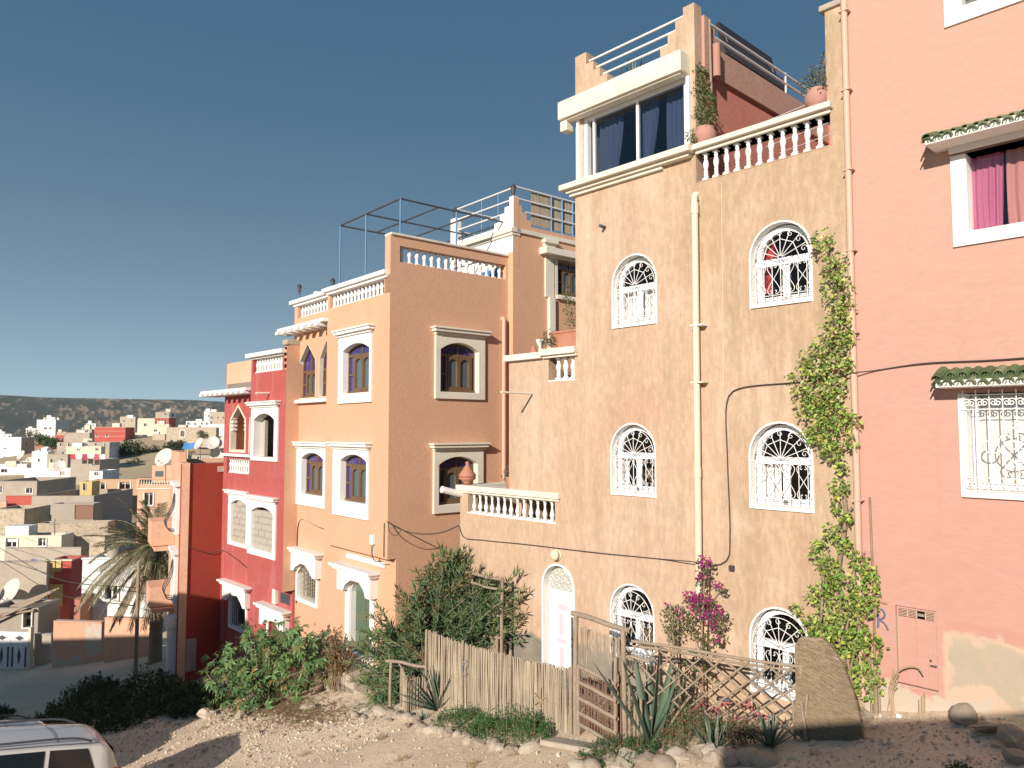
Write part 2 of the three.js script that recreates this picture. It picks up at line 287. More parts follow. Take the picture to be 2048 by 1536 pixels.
G.baluster = raw(merge([new THREE.BoxGeometry(.13, .07, .13).translate(0, .035, 0), new THREE.BoxGeometry(.12, .06, .12).translate(0, .97, 0), lathe([[.04, .07], [.055, .1], [.035, .14], [.05, .2], [.064, .28], [.06, .36], [.042, .48], [.03, .62], [.027, .74], [.045, .8], [.03, .84], [.05, .9], [.05, .94]], 12)]));
G.baluster2 = raw(merge([new THREE.BoxGeometry(.12, .08, .12).translate(0, .04, 0), new THREE.BoxGeometry(.11, .05, .11).translate(0, .975, 0), lathe([[.045, .08], [.06, .12], [.03, .17], [.05, .22], [.032, .27], [.05, .33], [.034, .38], [.045, .44], [.06, .56], [.056, .66], [.03, .8], [.045, .86], [.03, .9], [.045, .95]], 12)]));
function balusters(p, x0, x1, y0, y1, z, n, g = G.baluster, m = M.white, w = .8) { for (let i = 0; i < n; i++) inst('baluster', g, m, p, mix(x0, x1, (i + .5) / n), y0, z, w, y1 - y0, w); }
const shapeGeo = (s, z) => new THREE.ShapeGeometry(s, 10).translate(0, 0, z);
// wavy cloth hung behind a window
function drape(x0, x1, y0, y1, z, folds, amp, pull = 0) {
  const nx = folds * 6, ny = 8, g = new THREE.PlaneGeometry(1, 1, nx, ny), p = g.attributes.position;
  for (let i = 0; i < p.count; i++) {
    const u = p.getX(i) + .5, v = p.getY(i) + .5, t = pull * (1 - v) * (1 - v);
    p.setXYZ(i, mix(x0, x1, u * (1 - t)), mix(y0, y1, v), z + amp * sin(u * folds * 2 * PI + 1.3 * sin(v * 3)) * (.5 + .5 * (1 - v)) + amp * .4 * sin(u * folds * 5.1));
  }
  g.computeVertexNormals(); return g;
}
const spiral = (x, y, z, r0, r1, a0, a1, n = 9) => { const q = []; for (let i = 0; i <= n; i++) { const t = i / n, r = mix(r0, r1, t), a = mix(a0, a1, t); q.push(V(x + r * cos(a), y + r * sin(a), z)); } return q; };
const curl = (pts, r = .006) => tube(pts, r, pts.length * 2, 4);
// two mirrored S scrolls that meet in the middle: the hourglass of the window guards
function hourglass(cx, y0, y1, z, w, r = .006) {
  const out = [], h = y1 - y0, half = [[.1, .9], [.16, .865], [.23, .89], [.22, .94], [.12, .965], [.26, 1], [.44, .955], [.5, .87], [.4, .76], [.2, .62], [.03, .5]];
  for (const s of [-1, 1]) out.push(curl([...half, ...half.slice(0, -1).reverse().map(([a, b]) => [a, 1 - b])].map(([a, b]) => V(cx + s * a * w, y0 + b * h, z)), r));
  return out;
}
function archWindow(p, h, opt = {}) {
  const [x0, x1, y0, ys, yt] = h, c = (x0 + x1) / 2, w = x1 - x0;
  const win = put('window', [ring(h, .016, -.27, .007, -.012), box(x0 + .012, x1 - .012, y0 - .016, y0 + .035, -.25, .03)], M.white, p);
  tag(win, opt.label);
  const g = [x0 + .03, x1 - .03, y0 + .04, ys, yt - .03], f = [ring(g, 0, -.215, -.15, -.085)];
  f.push(box(x0 + .04, x1 - .04, ys - .13, ys - .02, -.21, -.145), box(c - .035, c + .035, y0 + .05, ys - .13, -.2, -.15), box(x0 + .1, c - .03, y0 + .1, y0 + .15, -.2, -.16), box(c + .03, x1 - .1, y0 + .1, y0 + .15, -.2, -.16), box(c + .03, c + .07, y0 + .15, ys - .13, -.205, -.165));
  put('frame', f, M.frame, win);
  if (opt.shut) { const l = []; for (let i = 0; i < 14; i++) l.push(box(x0 + .1, c - .04, y0 + .12 + i * .045, y0 + .155 + i * .045, -.195, -.17)); put('louvre', l, M.frame, win); }
  put('pane', shapeGeo(holeShape(x0 + .1, x1 - .1, y0 + .1, ys, yt - .1), -.185), M.glass, win);
  if (opt.lace) { put('curtain', drape(x0 + .08, c - .1, y0 + .1, ys - .1, -.26, 3, .012), M.curtainWhite, win); put('curtain', drape(c + .04, x1 - .08, y0 + .1, ys - .1, -.27, 3, .012), M.curtainWhite, win); }
  if (opt.lace1) put('curtain', drape(x0 + .08, x0 + .08 + w * (opt.lace1 === 2 ? .3 : .14), y0 + .1, ys - .1, -.26, 3, .012), M.curtainWhite, win);
  if (opt.red) put('curtain', drape(x0 + .02, x0 + w * .26, y0 + .25, yt - .15, -.33, 3, .02, .35), M.curtainRed, win);
  if (opt.noGrille) return win;
  const t = [], z = opt.z ?? -.02, n = 6, bw = w - .16, bar = (a, b, r = .0068) => t.push(rod([a[0], a[1], z], [b[0], b[1], z], r, r, 5));
  const yb = y0 + .09, ym = ys - .08;
  for (let i = 0; i <= n; i++) { const x = x0 + .08 + bw * i / n; bar([x, yb - .02], [x, ym]); t.push(rod([x, yb - .02, z], [x, yb - .07, z - .03], .007, .007, 4)); }
  bar([x0 + .03, yb + .06], [x1 - .03, yb + .06]); bar([x0 + .03, ym], [x1 - .03, ym]);
  for (const k of [.08, .36, .64, .92]) t.push(...hourglass(x0 + .08 + bw * k, yb + .08, ym - .05, z + .004, .2));
  const R0 = w / 2 - .05, cyy = ys - .05, arc = (r) => { const q = []; for (let i = 0; i <= 14; i++) { const a = PI * i / 14; q.push([c + r * cos(a), cyy + r * sin(a), z]); } return tube(q, .007, 28, 4); };
  t.push(arc(R0)); for (let i = 0; i < 4; i++) { const a = PI * i / 4, b = PI * (i + 1) / 4, q = R0 * .66; bar([c + q * cos(a), cyy + q * sin(a)], [c + q * cos(b), cyy + q * sin(b)]); }
  for (let i = 1; i < 8; i++) { const a = PI * i / 8; bar([c + .03 * cos(a), cyy + .03 * sin(a)], [c + R0 * .98 * cos(a), cyy + R0 * .98 * sin(a)], .0065); }
  for (let i = 0; i < 7; i++) { const a = PI * (i + .5) / 7, cx2 = c + R0 * .86 * cos(a), cy2 = cyy + R0 * .86 * sin(a), f0 = i < 3.5 ? 1 : -1; t.push(curl(spiral(cx2, cy2, z, .05, .012, a, a + f0 * 6.5, 10), .0055)); }
  put('window_grille', t, M.iron, win);
  return win;
}
// wooden casement with coloured lights, in a white surround with a moulded head
function surround(p, o, h, depth = .06, label, mtl = M.white, head = true) {
  const [X0, X1, Y0, Y1] = o, s = poly([[X0, Y0], [X1, Y0], [X1, Y1], [X0, Y1]], [hole(...h.slice(0, 5), 0, h[5] || 'arc')]);
  const g = [ext(s, 0, depth, .006), ring(h, .012, -.26, depth - .012)];
  if (head) g.push(rbox(X0 - .03, X1 + .03, Y1 - .005, Y1 + .06, .001, depth + .05), rbox(X0 - .09, X1 + .09, Y1 + .06, Y1 + .14, .001, depth + .13), rbox(X0 - .13, X1 + .13, Y1 + .14, Y1 + .19, .001, depth + .17));
  return tag(put('window', g, mtl, p), label);
}
function casement(win, h, z = -.15) {
  const [x0, x1, y0, ys, yt, kind] = h, yr = ys - .12, w = x1 - x0, a = x0 + w * .24, b = x1 - w * .12, H0 = yr - y0, f = [], K = kind || 'arc';
  f.push(ring([x0 + .04, x1 - .04, y0 + .04, ys, yt - .04, K], .045, z - .05, z + .03), box(x0 + .02, x1 - .02, yr - .04, yr + .03, z - .04, z + .035), box((x0 + x1) / 2 + .03, (x0 + x1) / 2 + .07, yr, yt - .06, z - .03, z + .025));
  f.push(box(a - .03, a + .03, y0 + .03, yr, z - .035, z + .04), box(b - .02, b + .03, y0 + .03, yr, z - .035, z + .04), box(x0 + .03, a, y0 + H0 * .5 - .025, y0 + H0 * .5 + .025, z - .03, z + .03), box(x0 + .02, x1 - .02, y0 + .02, y0 + .07, z - .04, z + .06));
  const m = (a + b) / 2;
  for (const [l, r] of [[a + .03, m - .004], [m + .004, b - .02]]) { const s = poly([[l, y0 + .07], [r, y0 + .07], [r, yr - .04], [l, yr - .04]], [hole(l + .05, r - .05, y0 + .15, yr - .2, yr - .1)]); f.push(ext(s, z - .02, z + .045)); }
  put('frame', f, M.wood, win);
  put('fanlight', shapeGeo(holeShape(x0 + .05, x1 - .05, yr, ys, yt - .05, 0, K), z - .01), M.glassPurple, win);
  put('side_light', box(x0 + .04, a - .02, y0 + .07, yr - .03, z - .02, z - .012), M.glassPurple, win); put('side_light', box(b + .02, x1 - .04, y0 + .07, yr - .03, z - .02, z - .012), M.glassPurple, win);
  put('pane', box(a + .03, b - .02, y0 + .1, yr - .06, z - .012, z - .006), M.glassGrey, win);
}
// wall of concrete blocks filling an opening; every block its own piece
G.blocks = [0, 1, 2].map((k) => { reseed(40 + k); const g = new RoundedBoxGeometry(1, 1, 1, 1, .05), p = g.attributes.position; for (let i = 0; i < p.count; i++) p.setXYZ(i, p.getX(i) + .02 * cos(9 * p.getY(i) + k), p.getY(i) + .025 * sin(7 * p.getX(i) + 2 * k), p.getZ(i)); g.computeVertexNormals(); return raw(g); });
function blockFill(win, x0, x1, y0, ys, yt, z, bw = .4, bh = .2) {
  reseed(Math.round(x0 * 97)); const c = (x0 + x1) / 2, w = (x1 - x0) / 2; let row = 0;
  put('mortar', ext(holeShape(x0, x1, y0, ys, yt - .12), z - .12, z - .025), M.cementDark, win);
  for (let y = y0; y < yt - .16; y += bh + .012, row++) {
    const lim = y + bh > ys ? w * Math.sqrt(clamp(1 - ((y + bh - ys) / (yt - ys)) ** 2, .12)) : w, off = row % 2 ? bw / 2 : rr(-.04, .04);
    for (let x = x0 - off; x < x1; x += bw + .012) { const l = Math.max(x, c - lim + .01), r = Math.min(x + bw, c + lim - .01); if (r - l > .07) { const m = inst('concrete_block', G.blocks[Math.floor(R() * 3)], M.block, win, (l + r) / 2, y + bh / 2, z - .05 + rr(-.012, .012), r - l, bh, .1); } }
  }
}
const lantern = (p, x, y, z, s = 1) => put('roof_lantern', [rod([x, y, z], [x, y + .1 * s, z], .05 * s, .035 * s), rod([x, y + .1 * s, z], [x, y + .34 * s, z], .06 * s, .1 * s, 6), rod([x, y + .34 * s, z], [x, y + .46 * s, z], .12 * s, .02 * s, 6)], M.darkIron, p);
const railing = (p, pts, heights, r, m, name = 'railing') => { for (const h of heights) put(name, [rod([pts[0][0], h, pts[0][1]], [pts[1][0], h, pts[1][1]], r, r, 7)], m, p); };

// ---------- the tan house with the tower ----------
{
  const p = thing('tower_house', 'tall tan house with arched white windows, glazed roof room and balustrades', 'house');
  const wins = [[-8.66, -7.69, 6.86, 7.63, 8.13, { label: 'arched white window with lace curtain, top row', lace: 1 }], [-5.91, -4.93, 6.9, 7.66, 8.16, { label: 'arched white window with red curtain, top row', red: 1 }],
    [-8.72, -7.75, 3.87, 4.63, 5.12, { label: 'arched white window, middle row beside the downpipe', lace1: 1 }], [-5.98, -4.99, 3.83, 4.62, 5.12, { label: 'arched white window beside the climbing vine', lace1: 2 }],
    [-8.76, -7.82, 1.04, 1.83, 2.31, { label: 'arched white ground floor window behind the gate', z: .02 }], [-6.03, -5.08, 1.08, 1.86, 2.37, { label: 'arched white ground floor window behind the lattice', z: .02 }]];
  const holes = wins.map((w) => hole(...w.slice(0, 5)));
  holes.push(hole(-10.47, -9.64, .2, 2.01, 2.43), hole(-12.76, -10.13, 3.2, 3.66, 3.66, 0, 'sq'), hole(-10.29, -9.6, 5.97, 6.42, 6.42, 0, 'sq'), hole(-6.86, -4.6, 9.11, 9.58, 9.58, 0, 'sq'));
  put('wall', ext(poly([[-13.03, -2], [-4.345, -2], [-4.345, 11.1], [-4.64, 11.16], [-4.64, 9.62], [-9.56, 9.62], [-9.56, 6.46], [-11.44, 6.46], [-11.44, 3.68], [-13.03, 3.68]], holes), -.28, 0), M.tower, p);
  // shell and floors
  const lip = .003;
  put('side_wall', [box(-13.03, -12.78, -2, 3.1, -6, -.281), box(-11.44, -11.2, 3.16, 6.3, -6, -.281), box(-9.56, -9.3, 6.2, 9.6, -7, -.281), box(-4.62, -4.36, -2, 11.1, -7, -.281), box(-13.03, -4.36, -2, 9.6, -7.3, -7.01), box(-9.29, -9.05, -2, 6.1, -7, -.4)], M.tower, p);
  put('floor_slab', [box(-12.99, -9.32, 2.9, 3.14, -6.9, -.29), box(-11.4, -9.58, 5.75, 5.95, -6.9, -.29), box(-9.04, -4.64, 3.1, 3.3, -6.9, -.29), box(-9.04, -4.64, 6.1, 6.3, -6.9, -.29), box(-9.28, -4.64, 8.85, 9.08, -6.9, -.29), box(-9.04, -4.64, .4, .6, -6.9, -.29)], M.room, p);
  wins.forEach((w) => archWindow(p, w.slice(0, 5), w[5]));
  // lower terrace
  put('handrail', [rbox(-13.1, -9.97, 3.68, 3.8, -.32, .08), rbox(-13.06, -10, 3.63, 3.682, -.3, .04)], M.ivory, p);
  put('handrail', [rbox(-13.08, -12.74, 3.66, 3.8, -3.2, -.34)], M.ivory, p); put('parapet', box(-13.03, -12.8, 3.12, 3.66, -3.2, -.29), M.tower, p);
  put('sill', rbox(-12.78, -10.1, 3.19, 3.225, -.285, .012), M.white, p);
  balusters(p, -12.72, -10.17, 3.225, 3.63, -.07, 13);
  put('drain_spout', [rod([-13.0, 3.58, -.05], [-13.05, 3.72, .5], .075, .075, 12), rod([-13.0, 3.58, -.06], [-13.05, 3.725, .52], .05, .05, 10)], M.white, p);
  // upper wing terrace
  put('handrail', [rbox(-11.52, -10.42, 6.43, 6.56, -.34, .1), rbox(-10.42, -9.5, 6.47, 6.6, -.34, .13), rbox(-10.4, -9.5, 6.42, 6.472, -.3, .07)], M.ivory, p);
  put('sill', rbox(-10.3, -9.59, 5.955, 5.985, -.285, .01), M.white, p);
  balusters(p, -10.2, -9.62, 5.985, 6.42, -.1, 3, G.baluster2, M.white, 1);
  // cornice and top terrace
  put('cornice', [rbox(-9.8, -6.86, 9.62, 9.73, -.3, .22), rbox(-9.7, -6.92, 9.56, 9.622, -.26, .13), rbox(-9.66, -7.5, 9.5, 9.562, -.26, .07)], M.ivory, p);
  put('handrail', [rbox(-6.86, -4.55, 9.64, 9.73, -.34, .12), rbox(-6.84, -4.58, 9.58, 9.642, -.31, .05)], M.ivory, p);
  put('sill', rbox(-6.84, -4.61, 9.1, 9.125, -.285, .008), M.tower, p);
  balusters(p, -6.8, -4.68, 9.125, 9.58, -.06, 11, G.baluster2, M.white, .8);
  // glazed roof room
  const rw = hole(-9.36, -7.02, 9.76, 11.02, 11.02, 0, 'sq');
  const front = [[-9.56, 9.73], [-6.86, 9.73], [-6.86, 12.23], [-7.08, 12.23], [-7.08, 12.05], [-7.24, 12.05], [-7.24, 11.87], [-7.4, 11.87], [-7.4, 11.7], [-7.56, 11.7], [-7.56, 11.52], [-8.76, 11.52], [-8.76, 11.68], [-8.94, 11.68], [-8.94, 11.86], [-9.1, 11.86], [-9.1, 12.04], [-9.28, 12.04], [-9.28, 12.28], [-9.56, 12.28]];
  put('room_wall', ext(poly(front, [rw]), -.24, -.02), M.tower, p);
  const sw = [[.02, 9.1], [.24, 9.1], [.25, 9.14], [5, 9.14], [5, 11.62], [.75, 11.62], [.75, 11.8], [.58, 11.8], [.58, 11.95], [.42, 11.95], [.42, 12.08], [.26, 12.08], [.26, 12.23], [.02, 12.23]];
  withXF(facing(-6.86, 0, PI / 2), () => {
    put('room_wall', ext(poly([[.245, 9.1], [5, 9.1], [5, 11.1], [.245, 11.1]]), -.24, -.012), M.innerRed, p);
    put('parapet', ext(poly([[.242, 11.1], [5, 11.1], [5, 11.62], [.75, 11.62], [.75, 11.8], [.58, 11.8], [.58, 11.95], [.42, 11.95], [.42, 12.08], [.245, 12.08]]), -.24, .05), M.mauveRed, p);
    put('downpipe', [rod([.5, 11.05, .12], [.5, 11.62, .12], .07, .07, 10)], M.potPink, p); put('pole', [rod([.35, 10.6, .1], [.33, 12.0, .1], .025, .022, 7)], M.greyWood, p);
  });
  put('roof_slab', box(-9.54, -6.9, 11.15, 11.45, -5, -.245), M.room, p); put('side_wall', box(-9.55, -9.32, 9.6, 11.6, -5, -.245), M.tower, p);
  put('back_wall', [box(-9.54, -4.64, 9.08, 11.5, -5.3, -5.01)], M.innerRed, p);
  const sl = put('sliding_window', [box(-9.36, -9.28, 9.765, 11.01, -.16, -.04), box(-9.28, -7.03, 10.93, 11.01, -.16, -.04), box(-7.1, -7.03, 9.765, 10.93, -.16, -.04), box(-9.28, -7.1, 9.765, 9.81, -.16, -.04), box(-8.13, -8.08, 9.81, 10.93, -.13, -.06), box(-9.16, -9.12, 9.81, 10.93, -.13, -.06)], M.frame, p);
  put('pane', [box(-9.12, -8.13, 9.81, 10.93, -.1, -.096), box(-8.08, -7.1, 9.81, 10.93, -.09, -.086)], M.glassDim, sl);
  for (const [a, b, q] of [[-9.14, -8.55, .3], [-8.15, -7.75, .45], [-7.6, -7.05, .12]]) put('curtain', drape(a, b, 9.8, 10.95, -.26, 5, .03, q), M.curtainLilac, sl);
  put('shutter_box', [rbox(-9.78, -6.96, 11.0, 11.36, -.022, .26, .02), rbox(-9.78, -9.6, 10.78, 11.0, -.021, .2, .03), rbox(-9.74, -7.0, 10.97, 11.003, .02, .2)], M.ivory, p);
  put('guide_rail', box(-9.47, -9.42, 9.74, 10.97, -.019, .06), M.frame, p); put('guide_rail', box(-7.0, -6.94, 9.74, 10.97, -.019, .05), M.frame, p);
  railing(p, [[-9.3, -.13], [-7.06, -.13]], [12.14], .024, M.railWhite); railing(p, [[-9.12, -.13], [-7.22, -.13]], [11.95], .024, M.railWhite); railing(p, [[-8.96, -.13], [-7.4, -.13]], [11.76], .024, M.railWhite); railing(p, [[-8.78, -.13], [-7.54, -.13]], [11.57], .024, M.railWhite);
  for (const h of [12.12, 11.93, 11.72]) put('railing', rod([-6.95, h, -.24], [-6.95, h, -4.6], .026, .026, 7), M.railWhite, p);
  put('railing', rod([-6.95, 11.62, -.7], [-6.95, 11.62, -4.6], .024, .024, 7), M.railWhite, p); put('railing_post', rod([-6.95, 11.6, -3.4], [-6.95, 12.16, -3.4], .02, .02, 7), M.railWhite, p);
  put('pier_cap', [rbox(-4.72, -4.33, 11.12, 11.22, -.4, .05, .03)], M.cement, p); put('paint_strip', [rod([-4.66, 9.8, -.1], [-4.65, 11.1, -.1], .03, .03, 6)], M.white, p);
  // door
  const d = put('door', [ring([-10.47, -9.64, .2, 2.01, 2.43], .02, -.27, .01, -.02)], M.white, p);
  put('fanlight_panel', ext(holeShape(-10.45, -9.66, 1.88, 2.0, 2.41), -.2, -.16), mat([.42, .42, .36], .5), d);
  { const t = []; for (let i = 0; i < 5; i++) for (let j = 0; j < 3; j++) { const x = -10.38 + i * .16, y = 1.97 + j * .14, q = Math.hypot((x + 10.055) / .4, (y - 2.0) / .42); if (q < .98) { t.push(curl(spiral(x, y, -.15, .065, .02, 0, 6.6, 10), .008), rod([x + .08, y - .08, -.15], [x + .08, y + .08, -.15], .007, .007, 4)); } } t.push(rod([-10.45, 1.9, -.15], [-9.66, 1.9, -.15], .015)); put('fanlight_grille', t, M.iron, d); }
  const lf = [box(-10.44, -9.68, .21, 1.88, -.2, -.16)]; put('leaf', lf, M.white, d);
  const wedge = (x0, x1, y0, y1) => { const s = .035, q = new RoundedBoxGeometry(x1 - x0, y1 - y0, .05, 1, .018); return q.translate((x0 + x1) / 2, (y0 + y1) / 2, -.155); };
  const mp = mat([.60, .52, .57], .5);
  for (const [a, b, c, e] of [[-10.2, -9.95, 1.55, 1.66], [-10.16, -10.06, 1.08, 1.48], [-10.2, -10.0, .92, 1.0], [-10.16, -10.06, .45, .85], [-10.2, -9.95, .3, .38]]) put('door_panel', wedge(a, b, c, e), mp, d);
  { const t = []; for (let k = 0; k < 6; k++) t.push(curl(spiral(-9.8, .6 + k * .15, -.14, .055, .012, k, k + 7, 10), .009)); t.push(box(-9.86, -9.73, .5, 1.45, -.158, -.152)); put('door_grille', t, M.darkIron, d); }
  put('wall_lamp', [new THREE.SphereGeometry(.1, 16, 10).scale(1, 1.05, .7).translate(-10.06, 2.62, .09), rod([-10.06, 2.62, -.01], [-10.06, 2.62, .03], .11, .11, 16)], mat([.66, .62, .42], .3), p);
  put('threshold', rbox(-10.6, -9.55, .02, .2, -.2, .35, .02), M.cement, p);
  // pipes and spouts
  const pp = put('downpipe', [tube([[-6.82, 8.84, -.02], [-6.82, 8.9, .06], [-6.83, 8.84, .1], [-6.83, 8.6, .1]], .055, 14, 10), rod([-6.83, 8.62, .1], [-6.86, 2.2, .1], .055, .055, 12), rod([-6.83, 8.74, .1], [-6.83, 8.56, .1], .064, .064, 12), rod([-6.85, 4.4, .1], [-6.85, 4.25, .1], .062, .062, 12)], M.pipeCream, p);
  put('pipe_foot', rod([-6.86, 2.2, .1], [-6.87, .7, .1], .06, .06, 12), M.pipePink, p);
  for (const y of [6.71, 5.78]) put('pipe_clamp', [box(-6.92, -6.68, y - .012, y + .012, -.001, .16)], y > 6 ? M.white : M.pipeCream, p);
  put('drain_spout', [rod([-10.73, 5.74, -.02], [-10.73, 5.74, .86], .022, .022, 8)], M.ivory, p);
  put('drain_spout', [rod([-8.82, 8.75, -.02], [-8.82, 8.76, .15], .03, .03, 8)], M.darkIron, p);
  put('tap_box', [box(-6.35, -6.27, 2.82, 2.9, .001, .05)], M.cable, p);
}
// ---------- the pink house ----------
{
  const p = thing('pink_house', 'smooth salmon pink house with green tiled window hoods and small hatch', 'house', [0, 0, .03]);
  const W = { top: [-2.86, -.6, 10.42, 11.9, 11.9, 'sq'], mid: [-2.88, -.6, 7.5, 8.5, 8.5, 'sq'], low: [-2.98, -.7, 4.26, 5.46, 5.46, 'sq'], hatch: [-3.9, -3.41, 1.7, 2.7, 2.7, 'sq'] };
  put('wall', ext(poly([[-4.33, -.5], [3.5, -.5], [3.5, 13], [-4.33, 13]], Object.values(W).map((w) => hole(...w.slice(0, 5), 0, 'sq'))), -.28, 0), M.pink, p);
  put('side_wall', [box(-4.32, -4.1, -.5, 12.9, -6, -.281), box(3.2, 3.49, -.5, 12.9, -6, -.281), box(-4.3, 3.4, -.5, 12.9, -6.3, -6.01)], M.pink, p);
  put('floor_slab', [box(-4.09, 3.19, 3.2, 3.4, -6, -.29), box(-4.09, 3.19, 6.2, 6.4, -6, -.29), box(-4.09, 3.19, 9.2, 9.4, -6, -.29), box(-4.09, 3.19, 12.6, 12.8, -6, -.29), box(-2, -1.8, 3.4, 12.6, -6, -.6)], M.room, p);
  // top window with its roller shutter down
  let w = put('window', [ring(W.top, .2, -.001, .03, 0), ring(W.top, .012, -.27, .02, 0)], M.white, p); tag(w, 'top window with dark roller shutter down');
  { const l = []; for (let i = 0; i < 34; i++) l.push(box(-2.86, -.6, 10.425 + i * .043, 10.46 + i * .043, -.16, -.135 + .004 * (i % 2))); put('roller_shutter', l, mat([.13, .15, .145], .5), w); }
  // curtained window
  w = put('window', [ring(W.mid, .17, -.001, .035, 0), ring(W.mid, .012, -.25, .02, 0), box(-3.05, -.4, 8.53, 8.62, .03, .09)], M.white, p); tag(w, 'white framed window with pink curtains');
  put('pane', box(-2.88, -.6, 7.5, 8.5, -.15, -.146), M.glass, w);
  put('curtain', drape(-2.9, -2.52, 7.48, 8.5, -.22, 5, .025, .1), M.curtainPink, w); put('curtain', drape(-2.5, -1.7, 7.48, 8.5, -.24, 7, .03, .02), M.curtainRose, w); put('curtain', drape(-1.7, -.6, 7.48, 8.5, -.24, 7, .03), M.curtainPink, w);
  // barred window
  w = put('window', [ring(W.low, .085, -.001, .03, 0), ring(W.low, .012, -.25, .02, 0), rbox(-3.04, -.6, 4.17, 4.25, -.02, .05)], M.white, p); tag(w, 'white barred window with pale curtain');
  put('frame', [ring([-2.96, -.72, 4.28, 5.44, 5.44, 'sq'], 0, -.2, -.15, -.07), box(-1.9, -1.83, 4.33, 5.4, -.2, -.15)], M.frame, w);
  put('pane', box(-2.9, -.8, 4.34, 5.38, -.18, -.176), M.glass, w); put('curtain', drape(-3.02, -.7, 4.26, 5.46, -.25, 14, .012), M.curtainWhite, w);
  { const t = [], z = .05; for (let i = 0; i <= 16; i++) { const x = -3.0 + i * .142; t.push(rod([x, 4.24, z], [x, 5.5, z], .008, .008, 5)); if (i < 16) { t.push(curl(spiral(x + .045, 5.34, z + .006, .052, .012, PI * .9, -PI * 1.6, 10), .0075), curl(spiral(x + .095, 5.34, z + .006, .052, .012, PI * .1, PI * 2.6, 10), .0075), curl(spiral(x + .045, 4.33, z + .006, .05, .012, -PI * .9, PI * 1.6, 10), .0075), curl(spiral(x + .095, 4.33, z + .006, .05, .012, -PI * .1, -PI * 2.6, 10), .0075)); } }
    for (const cx of [-2.43, -1.3]) { t.push(...hourglass(cx, 4.55, 5.1, z + .012, .3, .009)); for (const s of [-1, 1]) t.push(curl(spiral(cx + s * .28, 4.82, z + .012, .12, .03, s > 0 ? PI : 0, s > 0 ? PI + 6 : -6, 14), .009)); t.push(curl(spiral(cx, 4.83, z + .014, .2, .2, 0, 2 * PI, 18), .008)); }
    for (const y of [4.26, 4.42, 5.26, 5.44]) t.push(rod([-3.02, y, z], [-.7, y, z], .007, .007, 5)); put('window_grille', t, M.iron, w); }
  // tiled hoods
  G.tile = raw((() => { const s = new THREE.Shape(); s.absarc(0, 0, .058, 0, PI, false); s.absarc(0, 0, .045, PI, 0, true); return ext(s, 0, .3); })());
  let hoodNo = 0;
  for (const [yb, z1] of [[8.6, .42], [5.53, .34]]) {
    const hood = put('tile_hood', [rbox(-3.22, .2, yb, yb + .09, -.02, z1, .01)], M.white, p); put('tile_bed', ext(poly([[0, 0], [z1 - .02, 0], [0, .16]]), 0, 3.34).rotateY(-PI / 2).translate(.15, yb + .09, 0), M.greenTile[2], hood);
    tag(hood, hoodNo++ ? 'green tiled hood over the barred window' : 'green tiled hood over the curtained window');
    reseed(9 + hoodNo);
    for (let i = 0; i < 26; i++) for (let k = 0; k < 2; k++) {
      const x = -3.2 + i * .127, m = mesh('roof_tile', G.tile, M.greenTile[Math.floor(R() * 4)], hood);
      m.position.set(x + rr(-.006, .006), yb + .125 + (k ? .085 : 0), k ? .02 : z1 - .26); m.rotation.set(.33 + rr(-.03, .03), rr(-.03, .03), rr(-.05, .05)); m.scale.set(1.05, 1.05, k ? .75 : 1);
      const c = mesh('roof_tile', G.tile, M.greenTile[Math.floor(R() * 4)], hood); c.position.set(x + .063, yb + .15 + (k ? .085 : 0), k ? .02 : z1 - .27); c.rotation.set(.33, 0, PI + rr(-.05, .05)); c.scale.set(.95, .95, k ? .75 : 1);
    }
    for (let k = 0; k < 3; k++) { const m = mesh('verge_tile', G.tile, M.greenTile[k], hood); m.position.set(-3.215, yb + .11 + (2 - k) * .04 + .04, .02 + k * (z1 - .1) / 3); m.rotation.set(.34, 0, .2); m.scale.set(1.05, 1.05, .45); }
  }
  // hatch
  const h = put('hatch_door', [box(-3.895, -3.415, 1.705, 2.56, -.06, -.035), box(-3.895, -3.872, 2.56, 2.695, -.06, -.03), box(-3.438, -3.415, 2.56, 2.695, -.06, -.03), box(-3.872, -3.438, 2.665, 2.695, -.06, -.03), box(-3.9, -3.41, 1.66, 1.7, -.02, .02)], M.pink, p);
  put('batten', [box(-3.668, -3.65, 1.71, 2.56, -.035, -.022), box(-3.78, -3.774, 1.8, 2.3, -.035, -.028), box(-3.53, -3.524, 1.8, 2.3, -.035, -.028)], M.pink, h);
  { const t = []; for (let i = 0; i < 4; i++) { const x = -3.865 + i * .108; t.push(box(x + .098, x + .108, 2.565, 2.66, -.055, -.03)); if (i !== 2) for (let k = 0; k < 5; k++) t.push(box(x, x + .1, 2.572 + k * .019, 2.58 + k * .019, -.05, -.034)); } put('vent_grille', t, M.pipePink, h); put('vent_back', box(-3.872, -3.438, 2.56, 2.665, -.2, -.19), M.room, h); }
  put('latch', [box(-3.5, -3.43, 1.995, 2.008, -.034, .0), new THREE.SphereGeometry(.016, 8, 6).translate(-3.5, 2.06, -.025)], M.darkIron, h);
  put('painted_letter', (() => { const z = .004, s = (pts) => tube(pts, .013, pts.length * 4, 4).scale(1, 1, .12).translate(0, 0, z); return [s([[-4.13, 2.62, 0], [-4.12, 2.5, 0], [-4.125, 2.36, 0]]), s([[-4.13, 2.6, 0], [-4.07, 2.61, 0], [-4.035, 2.55, 0], [-4.07, 2.49, 0], [-4.12, 2.48, 0]]), s([[-4.11, 2.47, 0], [-4.05, 2.44, 0], [-4.01, 2.38, 0], [-4.0, 2.35, 0]])]; })(), mat([.13, .16, .26], .7), p);
